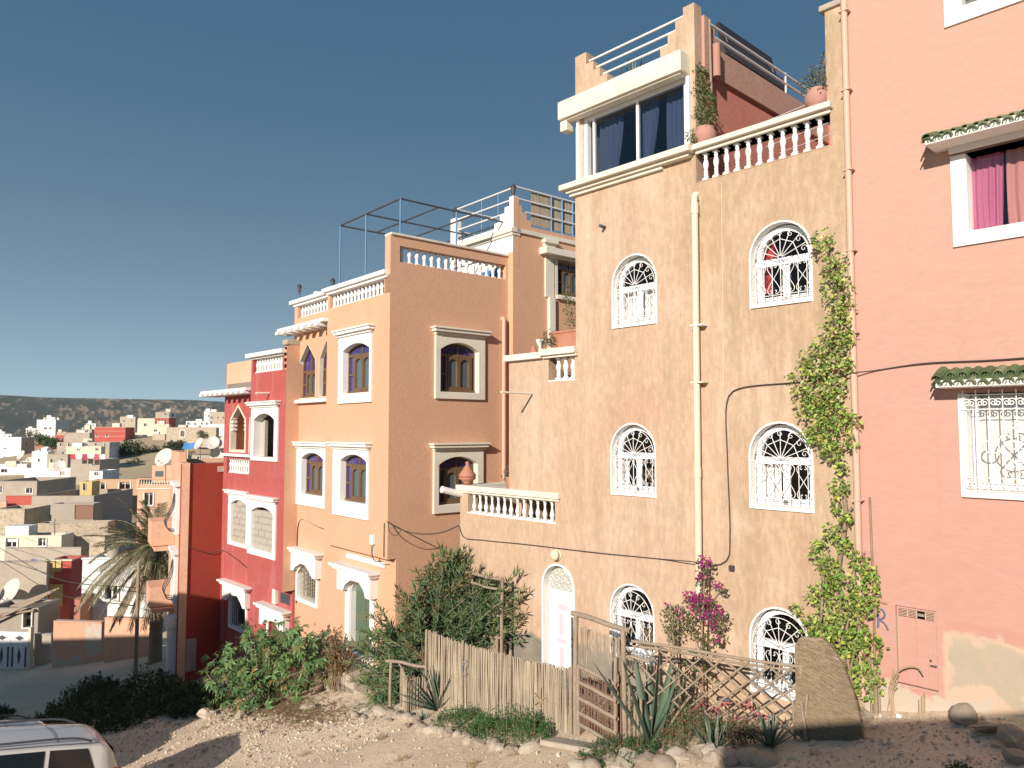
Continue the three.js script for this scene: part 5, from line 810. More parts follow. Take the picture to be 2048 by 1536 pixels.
shrub('garden_shrub', 'shaded shrub between agaves under the lattice', -5.5, 1.35, [.4, .5, .3], 110, [.07, .10, .04], .05, .018, { per: 11, col2: [.25, .10, .08], f2: .2 });
shrub('garden_shrub', 'dry twiggy shrub inside the yard below the bougainvillea', -6.9, .45, [.4, .95, .25], 120, [.15, .13, .06], .05, .014, { per: 8, y: .5 });
shrub('garden_shrub', 'yellow green shrub seen through the gate', -7.7, .9, [.35, .3, .25], 80, [.17, .18, .04], .05, .018, { per: 10, y: .45 });
[[-24.4, 2.3, 1.1, .9, 'dark leafy bush at the foot of the dark red house'], [-26.5, 3.3, 1.3, .8, 'dark weedy bush in the shade left of the castor bush'], [-29.5, 3.3, 1.4, 1.1, 'tall dark weed standing alone in the shade'], [-31.6, 2.4, 1.0, .8, 'dark shrub beneath the utility pole'], [-23.3, 3.6, 1.2, .5, 'low shaded weeds behind the parked cars'], [-28, 1.9, 1.4, 1.0, 'dark shrub before the pillar of the dark red house'], [-33.5, 5.5, 1.2, .7, 'dark weed at the left edge of the road'], [-25.4, 4.2, 1.5, .6, 'low dark weeds above the second parked car'], [-27.8, 4.6, 1.5, .6, 'low dark weeds left of the weeds above the cars'], [-22.6, 2.2, 1.2, .8, 'dark weeds filling the corner below the red house'], [-21.3, 2.5, .9, .5, 'lit low weeds left of the castor bush']].forEach(([x, z, r, h, l]) => shrub('weed_bush', l, x, z, [r, h, r * .8], 210, [.05, .085, .03], .13, .05, { per: 9, group: 'weeds on the shaded slope', cat: 'bush' }));
// agaves: every blade its own piece
const bladeGeo = (() => { const n = 8, pos = [], idx = [], W = (t) => .5 * Math.pow(1 - t, .62) * (.62 + .38 * sstep(0, .3, t)); for (let i = 0; i <= n; i++) { const t = i / n, w = W(t), y = t; for (const [s, h] of [[-1, .35], [-.5, .05], [0, -.12], [.5, .05], [1, .35]]) pos.push(s * w, y, h * w); } for (let i = 0; i < n; i++) for (let k = 0; k < 4; k++) { const a = i * 5 + k; idx.push(a, a + 1, a + 5, a + 1, a + 6, a + 5); } const g = new THREE.BufferGeometry(); g.setAttribute('position', new THREE.Float32BufferAttribute(pos, 3)); g.setAttribute('uv', new THREE.Float32BufferAttribute(new Float32Array(pos.length / 3 * 2), 2)); g.setIndex(idx); g.computeVertexNormals(); g.userData.raw = true; return g; })();
M.agave = [[.10, .155, .105], [.12, .175, .125], [.085, .135, .085], [.15, .175, .12]].map((c) => mat(c, .5, { side: THREE.DoubleSide }));
function agave(label, x, z, blades, y) { const p = thing('agave', label, 'agave', [x, y ?? HG(x, z) - .03, z]); for (const [tilt, az, len, wid] of blades) { const m = mesh('blade', bladeGeo, M.agave[Math.floor(R() * 4)], p); m.rotation.order = 'YXZ'; m.rotation.set(tilt, az, rr(-.1, .1)); m.scale.set(wid, len, wid * 1.1); } return p; }
const rosette = (n, len, wid, lo = .15, hi = 1.35) => [...Array(n)].map((_, i) => [mix(lo, hi, Math.pow((i + .5) / n, .8)) + rr(-.08, .08), i * 2.4 + rr(-.2, .2), len * rr(.85, 1.1), wid * rr(.85, 1.1)]);
reseed(171);
agave('small full agave rosette before the reed fence', -12.2, 1.2, rosette(36, .98, .12, .08, 1.25));
{ const R0 = 46.95 * PI / 180; agave('large blue green agave with long upright blades beside the gate', -6.72, 1.6, [[.08, R0 + 1, 1.38, 0.26], [.26, R0 + 2.0, 1.3, 0.26], [.32, R0 - 1.7, 1.28, 0.29], [.62, R0 - 1.55, 1.45, 0.26], [.36, R0 + 1.5, 1.2, 0.26], [.5, R0 + 1.3, 1.1, 0.21], [.5, R0 + 3.0, 1.1, 0.22], [.18, R0 - 2.6, 1.2, 0.24], [.35, R0 - 1.2, .9, 0.21], [.7, R0 + .3, .8, 0.18]]); }
agave('small blue agave among the stones below the lattice', -5.6, 1.72, rosette(16, .5, .065, .1, 1.0)); agave('shaded agave right of the small blue agave', -5.02, 1.35, rosette(18, .55, .06, .15, 1.2));
agave('green rosette by the border stones below the small agave', -12.1, 1.65, rosette(12, .25, .03, .2, 1.1));
agave('potted spiky plant behind the roof parapet of the tower', -8.55, -.55, rosette(16, .62, .07, .05, .8), 11.45);

{ // climbing vine on the corner of the tan house
  reseed(191); const b = [-4.55, 1.15, .2], p = thing('climbing_vine', 'tall green climbing vine between the tan and pink houses', 'vine', b), L = new Leaves(), W = new Leaves(), st = [];
  const path = [[-4.5, 1.1, .2], [-4.55, 2, .14], [-4.62, 3.0, .08], [-4.5, 3.9, .07], [-4.62, 4.6, .07], [-4.8, 5.1, .06], [-4.82, 5.6, .06], [-4.6, 6.3, .06], [-4.5, 7, .06], [-4.68, 7.7, .06]];
  st.push(tube(path, .035, 40, 6), tube([[-4.3, 1.1, .25], [-4.5, 2.2, .18], [-4.35, 2.9, .12], [-4.42, 3.4, .08]], .022, 14, 5), tube([[-4.75, 1.1, .25], [-4.85, 2.2, .16], [-4.8, 3.2, .1]], .022, 12, 5), tube([[-4.62, 3.6, .08], [-4.4, 3.95, .09]], .018, 6, 5), tube([[-4.15, 1.2, .15], [-4.15, 2.6, .1], [-4.16, 4.1, .1]], .016, 10, 5), tube([[-4.55, 1.2, .3], [-4.3, 2.4, .2], [-4.25, 3.0, .12]], .018, 10, 5));
  const cl = [[-4.68, 7.68, .2, 110], [-4.52, 7.3, .22, 150], [-4.5, 7.0, .24, 170], [-4.42, 6.7, .2, 130], [-4.5, 6.4, .26, 190], [-4.58, 6.1, .28, 210], [-4.78, 6.0, .26, 190], [-4.98, 5.95, .16, 80], [-5.2, 5.78, .1, 30], [-4.78, 5.65, .3, 260], [-4.55, 5.6, .2, 150], [-4.4, 5.9, .13, 60], [-4.85, 5.3, .26, 190], [-4.6, 5.25, .22, 150], [-4.4, 5.15, .18, 110], [-4.72, 4.95, .24, 170], [-4.62, 4.72, .16, 110], [-4.5, 4.5, .1, 45], [-4.55, 4.2, .15, 80], [-4.6, 3.95, .1, 40], [-4.45, 3.8, .1, 40], [-4.65, 3.6, .14, 60], [-4.5, 3.45, .13, 60], [-4.95, 4.95, .14, 60], [-5.05, 5.5, .16, 70], [-4.36, 6.3, .12, 50], [-4.36, 4.85, .12, 50], [-4.85, 3.35, .16, 80], [-4.7, 3.1, .2, 120], [-4.3, 3.25, .16, 90], [-4.18, 3.05, .18, 120], [-4.55, 2.85, .26, 190], [-4.2, 2.75, .22, 160], [-4.85, 2.7, .2, 110], [-4.45, 2.4, .34, 330], [-4.75, 2.15, .34, 300], [-4.25, 2.15, .28, 240], [-4.95, 2.3, .2, 100], [-5.2, 2.45, .1, 40], [-4.6, 1.8, .34, 300], [-4.25, 1.7, .26, 200], [-4.85, 1.65, .24, 140]];
  for (let i = 0; i < 46; i++) { const q = cl[Math.floor(R() * cl.length)], a = rr(-.3, 3.4), l = q[2] * rr(.8, 1.5); st.push(tube([[q[0], q[1], .08], [q[0] + cos(a) * l * .5, q[1] + sin(a) * l * .4, .14], [q[0] + cos(a) * l, q[1] + sin(a) * l * .7 - .03, .12]], .005, 5, 4)); }
  for (const [x, y, r, n] of cl) for (let i = 0; i < n * .68; i++) { const e = ball([x, y, .12 + r * .35], [r, r, r * .45 + .03]); if (e.z < .05) e.z = .05 + R() * .06; L.add(V(e.x - b[0], e.y - b[1], e.z - b[2]), V(rr(-1, 1), rr(-1, .35), rr(-.1, 1)), rr(.035, .095), rr(.028, .07), tint(R() < .4 ? [.38, .44, .10] : y > 5.4 && R() < .4 ? [.48, .47, .26] : [.19, .32, .06], .5), .3); }
  L.mesh('foliage', p); const g = merge(st); g.translate(-b[0], -b[1], -b[2]); put('stems', g, M.bark, p);
}
{ // bougainvillea
  reseed(211); const b = [-6.65, .55, .4], p = thing('bougainvillea', 'magenta flowering bougainvillea against the tan wall downpipe', 'bougainvillea', b), L = new Leaves(), F = new Leaves(), st = [tube([[0, 0, 0], [.02, 1, .02], [.06, 1.8, .0], [.08, 2.4, -.05]], .016, 20, 5), tube([[-.45, 0, 0], [-.5, 1, 0], [-.48, 1.5, .05]], .02, 12, 5), tube([[.05, 1.7, 0], [.2, 2.0, 0], [.32, 2.1, 0]], .008, 6, 4), tube([[-.45, .2, .02], [-.55, .9, 0], [-.6, 1.35, .05]], .013, 8, 4)];
  const fl = [[.1, 2.42, .13, 150], [.05, 2.25, .1, 80], [0, 2.15, .07, 50], [.33, 2.1, .09, 70], [-.18, 1.85, .12, 90], [-.05, 1.82, .16, 150], [.12, 1.86, .14, 130], [.02, 1.68, .2, 180], [.2, 1.6, .16, 130], [.36, 1.72, .1, 80], [.28, 1.42, .12, 90], [-.4, 1.6, .08, 25], [-.6, 1.65, .05, 12], [-.3, 1.5, .06, 14], [.3, 1.28, .07, 40]];
  for (const [x, y, r, n] of fl) for (let i = 0; i < n * .6; i++) { const e = ball([x, y, .02], [r, r * .8, r * .8]); F.add(e, rdir(.2), rr(.03, .05), rr(.026, .04), tint([.35, .03, .17], .35), .3); if (i % 2 === 0) L.add(ball([x, y - .06, 0], [r, r, r]), rdir(), rr(.05, .075), rr(.03, .04), tint([.10, .14, .05])); }
  for (const [x, y, r, n] of [[-.45, 1.45, .28, 190], [-.15, 1.4, .18, 90], [.0, .95, .2, 90], [.1, .75, .18, 70], [-.55, 1.2, .15, 60], [.35, 1.5, .1, 30], [.05, 1.25, .14, 50], [-.35, .6, .3, 90]]) for (let i = 0; i < n; i++) L.add(ball([x, y, 0], [r, r, r * .7]), rdir(-.2), rr(.05, .08), rr(.025, .04), tint(R() < .35 ? [.18, .15, .07] : [.10, .145, .05]));
  L.mesh('foliage', p); F.mesh('flowers', p, M.petal); put('stems', st, M.bark, p);
}
// date palm beside the dark red house
{
  reseed(231); const b = [-35.6, -6.3, -1.0], p = thing('palm_tree', 'date palm with drooping grey fronds beside the dark red house', 'palm tree', b), top = 5.95;
  put('trunk', [rod([0, -.5, 0], [.05, top, 0], .3, .24, 12), ...[...Array(26)].map((_, i) => rod([0, .2 + i * .22, 0], [0, .36 + i * .22, 0], .25, .29, 9))], M.bark, p);
  const frond = (az, el, len, droop, col, name) => {
    const L = new Leaves(), n = 84, D = V(sin(az), 0, cos(az)), pt = (t) => V(D.x * len * t * cos(el) * (1 - .15 * t * droop), top + .1 + len * (t * sin(el) - droop * t * t * .62), D.z * len * t * cos(el) * (1 - .15 * t * droop)), pts = []; for (let i = 0; i <= 8; i++) pts.push(pt(i / 8));
    for (let i = 3; i < n; i++) { const t = i / n, q = pt(t), d = pt(Math.min(1, t + .02)).sub(pt(t - .02)).normalize(), s = V(0, 1, 0).cross(d).normalize(); for (const k of [-1, 1]) L.add(q, d.clone().multiplyScalar(.7).add(s.clone().multiplyScalar(k * rr(.7, 1))).add(V(0, rr(-.45, .1), 0)), .46 * (1 - .6 * t) + .08, .032, tint(col, .25), .2, R() * .6, .1); }
    const m = L.mesh(name, p, M.leaf); put('rib', tube(pts, .022, 10, 4), M.stick, m);
  };
  for (let i = 0; i < 46; i++) frond(i * 2.4 + rr(-.2, .2), rr(.35, 1.35), rr(2.8, 3.9), rr(.3, .65), [.25, .275, .15], 'frond');
  for (let i = 0; i < 46; i++) frond(i * 2.4 + .6, rr(-.2, .35), rr(3.0, 3.8), rr(.7, 1.1), [.27, .265, .16], 'frond');
  for (let i = 0; i < 30; i++) frond(i * 1.3, rr(-1.25, -.7), rr(2.4, 3.3), rr(.2, .4), [.34, .275, .18], 'dry_frond');
}
// round trees of the town
function tree(label, x, y, z, r, h, col, n = 900) {
  const p = thing('town_tree', label, 'tree', [x, y - h * .55, z], 0, 'trees in the town'), L = new Leaves(), k = r / 3;
  put('trunk', [rod([0, -1.5, 0], [0, h * .5, 0], .28 * k, .16 * k, 7), ...[0, 1, 2, 3].map((i) => rod([0, h * .35, 0], [r * .5 * cos(i * 1.6), h * .65, r * .5 * sin(i * 1.6)], .12 * k, .05 * k, 5))], M.bark, p);
  const cl = [...Array(16)].map(() => ball([0, h * .55, 0], [r * .72, h * .33, r * .72]));
  for (let i = 0; i < n; i++) { const c = cl[i % 16], e = ball([c.x, c.y, c.z], [r * .36, r * .3, r * .36]); L.add(e, rdir(.1), r * .13, r * .085, tint(col, .35)); }
  L.mesh('crown', p);
}
reseed(251);
tree('large dark green tree right of the crimson house', -258, -1, -64, 4.6, 7, [.035, .075, .022], 1300); tree('olive green tree beside the large dark tree', -259, -1.5, -70.5, 4.2, 6, [.07, .085, .035], 1000); tree('grey green tree below the large dark tree', -246, -5, -62, 3.6, 6, [.06, .075, .035], 900);
tree('round brown green tree on the rise', -243.2, -.2, -72.5, 4.4, 5.6, [.06, .065, .03], 1100); tree('small round tree by the stone house on the rise', -243.7, 3.6, -81, 2.6, 3.4, [.07, .095, .035], 700); tree('green tree behind the tall white house', -360, .6, -60, 5.4, 6.5, [.06, .11, .03], 1000); tree('green tree right of the tall white house', -348, -.6, -62, 5, 6, [.06, .10, .03], 900);
tree('pale tree before the pale blue house', -470, 2, -77, 5.6, 9, [.19, .18, .09], 700); tree('dark bush on the bare rise', -238, -1.8, -76, 1.6, 2, [.05, .065, .03], 300); tree('tree top at the left frame edge by the stone enclosure', -93.5, -6.4, -2.6, 1.8, 3, [.05, .075, .03], 600);

// ---------- fences and gate ----------
G.reed ||= raw(new THREE.CylinderGeometry(.015, .017, 1, 5));
G.reedThick = [0, 1, 2].map((k) => { reseed(300 + k); const pts = []; for (let i = 0; i <= 4; i++) pts.push(V(rr(-.006, .006), i / 4, rr(-.006, .006))); return raw(new THREE.TubeGeometry(new THREE.CatmullRomCurve3(pts), 4, .0092, 5)); });
function reedPanel(p, a, b, n, top, bury = .1) { // a,b = [x,z,yTop] in world
  for (let i = 0; i < n; i++) {
    const t = (i + .5) / n, x = mix(a[0], b[0], t), z = mix(a[1], b[1], t) + rr(-.012, .012), y1 = mix(a[2], b[2], t) + rr(-.03, .025) * top, y0 = HG(x, z) - bury;
    const m = mesh('reed', G.reedThick[Math.floor(R() * 3)], M.reed[Math.floor(R() * 4)], p); m.position.set(x - p.position.x, y0 - p.position.y, z - p.position.z); const w = rr(.75, 1.25); m.scale.set(w, y1 - y0, w); m.rotation.set(rr(-.012, .012), R() * 6, rr(-.014, .014));
  }
}
const stake = (p, name, x, z, y1, r, lean = 0, m = M.greyWood, y0) => { const g = y0 ?? HG(x, z) - .15; return put(name, tube([[x - p.position.x, g - p.position.y, z - p.position.z], [x - p.position.x + lean * .4, mix(g, y1, .5) - p.position.y, z - p.position.z + .01], [x - p.position.x + lean, y1 - p.position.y, z - p.position.z]], r, 6, 7), m, p); };
const bar = (p, name, a, b, r, m = M.greyWood, bend = .02) => { const q = (v) => [v[0] - p.position.x, v[1] - p.position.y, v[2] - p.position.z], A = q(a), B = q(b); return put(name, [tube([A, [mix(A[0], B[0], .35), mix(A[1], B[1], .35) + bend, mix(A[2], B[2], .35)], [mix(A[0], B[0], .7), mix(A[1], B[1], .7) - bend * .6, mix(A[2], B[2], .7)], B], r, 10, 7)], m, p); };
{
  reseed(311); const p = thing('reed_fence', 'tall weathered reed fence in front of the tan house door', 'fence', [-10.4, H(-10.4, 1.4), 1.4]);
  const pts = [[-12.56, 1.22, .93], [-11.3, 1.3, .93], [-9.8, 1.45, 1.05], [-8.16, 1.68, 1.24]];
  for (let i = 0; i < 3; i++) { reedPanel(p, pts[i], pts[i + 1], [84, 98, 106][i], 1); bar(p, 'rail', [pts[i][0], pts[i][2] - .05, pts[i][1] - .035], [pts[i + 1][0], pts[i + 1][2] - .06, pts[i + 1][1] - .035], .016); bar(p, 'rail', [pts[i][0], pts[i][2] - .75, pts[i][1] - .035], [pts[i + 1][0], pts[i + 1][2] - .7, pts[i + 1][1] - .035], .016); }
  pts.forEach(([x, z, y], i) => stake(p, 'post', x, z + .03, y + [.02, .07, .1, .05][i], .03));
  reedPanel(p, [-12.56, 1.18, .9], [-12.9, .1, .7], 12, 1); // the return to the house
  // star of twigs tied to the reeds
  put('twig_star', [[-.14, .0, .14, .2], [.14, 0, -.14, .2], [0, -.08, .02, .32], [-.16, .14, .2, .08], [-.05, -.04, .22, .05]].map(([a, b, c, d]) => rod([1.45 + a, .65 + b, .2], [1.45 + c, .65 + d, .21], .008, .006, 5)), M.stick, p);
  put('painted_letter', [tube([[-.75, .72, .02], [-.74, .4, .02]], .008, 6, 4), tube([[-.75, .72, .02], [-.66, .66, .02], [-.74, .57, .02]], .008, 8, 4), tube([[-.74, .55, .02], [-.66, .42, .02]], .008, 5, 4)].map((g) => g.translate(0, .2, .06)), mat([.12, .17, .28], .8), p);
}
{
  reseed(317); const p = thing('reed_screen', 'short reed screen with pole rail left of the small agave', 'fence', [-13.1, H(-13.1, 1.35), 1.35]);
  reedPanel(p, [-13.25, 1.35, .05], [-12.72, 1.6, .0], 34, .6); reedPanel(p, [-12.72, 1.58, 0], [-12.6, 1.25, .02], 9, .6);
  stake(p, 'post', -13.62, 1.4, .1, .035, .02); stake(p, 'post', -13.28, 1.36, .12, .02); bar(p, 'rail', [-13.75, .1, 1.42], [-12.55, .2, 1.22], .035); bar(p, 'rail', [-13.3, .13, 1.4], [-12.65, -.02, 1.62], .02);
}
{
  reseed(323); const p = thing('rustic_gate', 'rustic pole gate with ragged reed fringe in front of the door', 'gate', [-7.55, H(-7.55, 1.8), 1.8]), xl = -8.06, xr = -6.98, zl = 1.7, zr = 1.85;
  stake(p, 'post', xl, zl + .02, 2.12, .04, .02); stake(p, 'post', xl + .09, zl + .05, 1.35, .035); stake(p, 'post', xr, zr, 2.12, .04, -.02); stake(p, 'post', xr - .16, zr + .02, 1.7, .03, .01);
  bar(p, 'top_rail', [-8.14, 2.13, zl], [-6.86, 2.12, zr], .04, M.greyWood, .012); bar(p, 'rail', [-7.0, 1.72, zr - .02], [-6.6, 1.74, 1.75], .025);
  for (let i = 0; i < 36; i++) { const t = i / 35, x = mix(xl + .08, xr - .08, t), z = mix(zl, zr, t) - .03, len = .26 + .2 * Math.abs(t - .45) * 2 + rr(-.06, .08) + (t < .12 ? .3 : 0); const m = mesh('reed', G.reedThick[i % 3], M.reed[Math.floor(R() * 4)], p); m.position.set(x - p.position.x, 1.94 - len - p.position.y + rr(-.02, .02), z - p.position.z); m.scale.set(.9, len, .9); m.rotation.set(rr(-.05, .05), R() * 6, rr(-.05, .05)); }
  [1.32, 1.08, .84, .62, .45].forEach((y, i) => bar(p, 'gate_bar', [xl + .1, y + .04, zl + .06], [xr - .1, y, zr + .05], .032, M.greyWood, .006));
  put('wire_mesh', [...Array(15)].map((_, i) => rod([xl + .13 - p.position.x + i * .064, .42 - p.position.y, mix(zl, zr, i / 14) + .04 - p.position.z], [xl + .13 - p.position.x + i * .064 + rr(-.05, .05), 1.36 - p.position.y, mix(zl, zr, i / 14) + .04 - p.position.z], .006, .006, 4)).concat([...Array(8)].map((_, i) => rod([xl + .12 - p.position.x, .5 + i * .11 - p.position.y, zl + .04 - p.position.z], [xr - .12 - p.position.x, .46 + i * .11 - p.position.y, zr + .04 - p.position.z], .006, .006, 4))), M.brownTile, p);
  put('reed_infill', [...Array(26)].map((_, i) => rod([xl + .15 - p.position.x + i * .034, .44 - p.position.y, mix(zl, zr, i / 25) - .02 - p.position.z], [xl + .15 - p.position.x + i * .034 + rr(-.02, .02), .5 + rr(.25, .62) - p.position.y, mix(zl, zr, i / 25) - .02 - p.position.z], .011, .009, 5)), mat([.19, .115, .075], .9), p).userData.kind = 'stuff';
  for (let i = 0; i < 5; i++) stake(p, 'side_stake', xr - .02 + i * .06, zr - .04 - i * .02, rr(.95, 1.35), .022, rr(-.04, .04));
  const s = tag(mesh('threshold_slab', [new RoundedBoxGeometry(1.15, .09, .36, 2, .03)], M.cement, null, true), 'flat pale slab on the ground before the rustic gate', 'slab'); s.position.set(-7.75, HG(-7.75, 2.1) + .02, 2.12); s.rotation.set(-.1, -.1, .19);
}
{
  reseed(331); const p = thing('lattice_fence', 'diamond lattice fence of thin sticks before the arched windows', 'fence', [-6.0, H(-6, 1.3), 1.3]), a = [-7.25, 1.62], b = [-4.78, .98], L = 2.55;
  const P = (u, y, o = 0) => [mix(a[0], b[0], u / L), y, mix(a[1], b[1], u / L) + o], top = (u) => 1.86 + .02 * u, bot = (u) => .62 + .16 * u;
  bar(p, 'top_rail', P(-.1, top(0) + .02, .02), P(L + .05, top(L), .02), .022, M.greyWood, .015); bar(p, 'top_rail', P(-.05, top(0) - .06, -.02), P(L, top(L) - .07, -.02), .018);
  for (let i = -4; i < 9; i++) for (const s of [1, -1]) { // diagonals cut to the panel
    const u0 = i * .31 + rr(-.02, .02), k = .93; let x0 = s > 0 ? u0 : u0 + 1.2, x1 = s > 0 ? u0 + 1.2 / k : u0 + 1.2 - 1.2 / k, y0 = bot(clamp(x0, 0, L)), y1 = top(0) + rr(0, .06);
    const cut = (x, xo, y, yo) => { if (x < 0) return [0, y + (yo - y) * (0 - x) / (xo - x)]; if (x > L) return [L, y + (yo - y) * (L - x) / (xo - x)]; return [x, y]; };
    const [c0, d0] = cut(x0, x1, y0, y1), [c1, d1] = cut(x1, x0, y1, y0); if (Math.hypot(c1 - c0, d1 - d0) < .25) continue;
    bar(p, 'lattice_stick', P(c0, d0, s * .012), P(c1, d1, s * .012), rr(.011, .016), M.greyWood, rr(-.01, .01));
  }
  stake(p, 'post', -7.25, 1.64, 1.9, .03); stake(p, 'post', -4.76, .98, 1.95, .03, .01); stake(p, 'post', -4.7, 1.05, 1.6, .02, .06); stake(p, 'post', -4.82, 1.03, 1.45, .018, -.03); stake(p, 'post', -4.62, 1.1, 1.5, .02, -.08); stake(p, 'post', -6.62, 1.5, 1.3, .018, .5);
}
{ // woven mat leaning on the fence end
  const p = thing('reed_mat', 'brown woven reed mat leaning beside the climbing vine', 'mat', [-4.4, HG(-4.4, 1.0) - .04, 1.0]), s = new THREE.Shape();
  s.moveTo(-.46, 0); s.lineTo(.52, -.02); s.lineTo(.43, .36); s.lineTo(.34, .66); s.lineTo(.2, .95); s.lineTo(.03, 1.17); s.lineTo(-.12, 1.25); s.lineTo(-.4, 1.21); s.lineTo(-.48, 1.1); s.lineTo(-.45, .5);
  const g = new THREE.ExtrudeGeometry(s, { depth: .05, bevelEnabled: true, bevelSize: .012, bevelThickness: .012, bevelSegments: 2, curveSegments: 10 }); g.scale(.88, 1, 1); g.rotateX(-.13); g.rotateY(.12); put('mat_sheet', g, M.matStraw, p);
  reseed(337); put('loose_straw', [...Array(900)].map(() => { const y = rr(.03, 1.2), x = .88 * rr(-.46, mix(.32, -.16, Math.max(0, y - .45) / .75)), z = .068 - y * .13 - x * .12, l = rr(.08, .26); return rod([x, y, z], [x + l, y - l * rr(.1, .5), z - l * .12 + l * rr(.1, .5) * .13 + rr(.0, .012)], .0045, .003, 3); }), M.straw, p).userData.kind = 'stuff';
}
{ // trellis of poles behind the oleander
  const p = thing('pole_trellis', 'pole and reed trellis between the oleander and the tan wall', 'trellis', [-11.7, H(-11.7, .45), .45]); reseed(341);
  for (const [x, y] of [[-11.16, 2.1], [-11.3, 1.1], [-12.5, 1.9], [-12.1, 1.3]]) stake(p, 'pole', x, .45, y, .035, .01);
  for (const [y0, y1] of [[2.02, 2.06], [1.82, 1.86], [1.18, 1.35], [.78, .92], [.45, .5]]) bar(p, 'pole', [-12.55, y0, .46], [-11.12, y1, .47], .028);
  for (let i = 0; i < 26; i++) { const x = -12.1 + i * .03; const m = mesh('reed', G.reedThick[i % 3], M.reed[Math.floor(R() * 4)], p); m.position.set(x - p.position.x, .0 - p.position.y - .25, .4 - p.position.z); m.scale.set(1, 1.2 + rr(-.05, .05), 1); }
}
// ---------- stones ----------
const stoneGeo = [0, 1, 2, 3, 4].map((k) => { reseed(400 + k); const g = new THREE.IcosahedronGeometry(1, 2), p = g.attributes.position, a = rr(1.4, 2.2), b = R() * 6; for (let i = 0; i < p.count; i++) { const v = V(p.getX(i), p.getY(i), p.getZ(i)), f = 1 + .13 * sin(v.x * a + b) * cos(v.y * 2.1 + b) + .09 * sin(v.z * 3.1 + b * 2) + .06 * sin(v.y * 5 + v.x * 4 + b) + .05 * sin(v.x * 9 + v.z * 7 + 3 * b) * sin(v.y * 8); p.setXYZ(i, v.x * f * (k > 2 ? 1.15 : 1), v.y * f * (k % 2 ? .75 : .85), v.z * f); } const q = flat(g); q.computeVertexNormals(); q.userData.raw = true; const n = q.attributes.normal, pp = q.attributes.position; for (let i = 0; i < n.count; i++) { const v = V(pp.getX(i), pp.getY(i), pp.getZ(i)).normalize().multiplyScalar(.8).add(V(n.getX(i), n.getY(i), n.getZ(i)).multiplyScalar(.35)).normalize(); n.setXYZ(i, v.x, v.y, v.z); } return q; });
const rockGeo = [0, 1, 2, 3].map((k) => { reseed(450 + k); const g = new THREE.IcosahedronGeometry(1, 1), p = g.attributes.position, seen = new Map(); for (let i = 0; i < p.count; i++) { const key = [p.getX(i), p.getY(i), p.getZ(i)].map((q) => q.toFixed(3)).join(); if (!seen.has(key)) seen.set(key, [rr(.72, 1.18), rr(-.12, .12), rr(-.12, .12)]); const f = seen.get(key); p.setXYZ(i, p.getX(i) * f[0] * 1.15, p.getY(i) * f[0] * .85 + f[1], p.getZ(i) * f[0] + f[2]); } const q = flat(g); q.computeVertexNormals(); q.userData.raw = true; return q; });
M.stones = [[.60, .50, .375], [.54, .45, .34], [.64, .56, .44], [.47, .38, .28]].map((c, i) => stucco(256, .7, (u, v, o) => { blend(o, c, c.map((q) => q * .72), clamp(1.5 * (fbm(u, v, 5, 4, 3 + i) - .3))); gain(o, .9 + .2 * fbm(u, v, 40, 3, 8)); }, .01, .25, .92));
function stone(name, label, x, z, s, group, cat = 'stone', sy = .8, up = .25) { const m = tag(mesh(name, /rubble/.test(name) || R() < .4 ? rockGeo[Math.floor(R() * 4)] : stoneGeo[Math.floor(R() * 5)], M.stones[Math.floor(R() * 4)], null, true), label, cat, group); m.scale.set(s * rr(.85, 1.3), s * sy * rr(.85, 1.15), s * rr(.85, 1.2)); m.position.set(x, HG(x, z) + s * up, z); m.rotation.set(rr(-.3, .3), R() * 6, rr(-.3, .3)); return m; }
reseed(411);
const nth = (k) => k + (k % 10 === 1 && k !== 11 ? 'st' : k % 10 === 2 && k !== 12 ? 'nd' : k % 10 === 3 && k !== 13 ? 'rd' : 'th');
for (let i = 0; i < 30; i++) { const t = (i + R() * .5) / 30; stone('border_stone', nth(i + 1) + ' cream border stone from the left along the reed fence bed', mix(-13.7, -8.3, t) + rr(-.05, .05), mix(1.75, 2.45, t) + rr(-.14, .14), rr(.07, .16), 'border stones along the reed fence'); }
for (let i = 0; i < 14; i++) stone('border_stone', 'small pale stone heaped below the reed screen', rr(-14.4, -12.6), rr(1.55, 2.1), rr(.05, .11), 'stones heaped below the reed screen');
for (let i = 0; i < 26; i++) { const t = (i + R() * .6) / 26; stone('border_stone', nth(i + 1) + ' border stone from the left along the bed below the lattice', mix(-7.1, -4.75, t) + rr(-.06, .06), mix(2.55, 1.75, t) + rr(-.16, .12), rr(.08, .17), 'border stones below the lattice'); }
stone('boulder', 'big rounded cream boulder at the foot of the pink wall', -3.06, .3, .165, null, 'boulder', .95, .5); stone('boulder', 'dark boulder at the right frame edge in shade', -2.42, .8, .16, null, 'boulder', .8, .4); stone('boulder', 'flat slab like rock between the two boulders', -2.75, .55, .16, null, 'boulder', .35, .3); stone('boulder', 'half buried stone at the corner below the vine', -4.2, .4, .13, null, 'boulder', .9, .4); stone('boulder', 'small dark stone at the bottom right edge', -2.3, 1.15, .12, null, 'boulder');
stone('rubble_stone', 'squarish lone rock at the edge of the weeds', -20.0, 2.75, .2, null, 'rock', .9, .45); stone('rubble_stone', 'upright pale rock right of the squarish rock', -18.3, 2.6, .16, null, 'rock', 1.0, .45); stone('rubble_stone', 'white rock below the porch on brown litter', -16.6, 1.7, .14, null, 'rock', .85, .45); stone('rubble_stone', 'reddish rock left of the squarish rock', -21.8, 3.6, .15, null, 'rock', .7, .4);
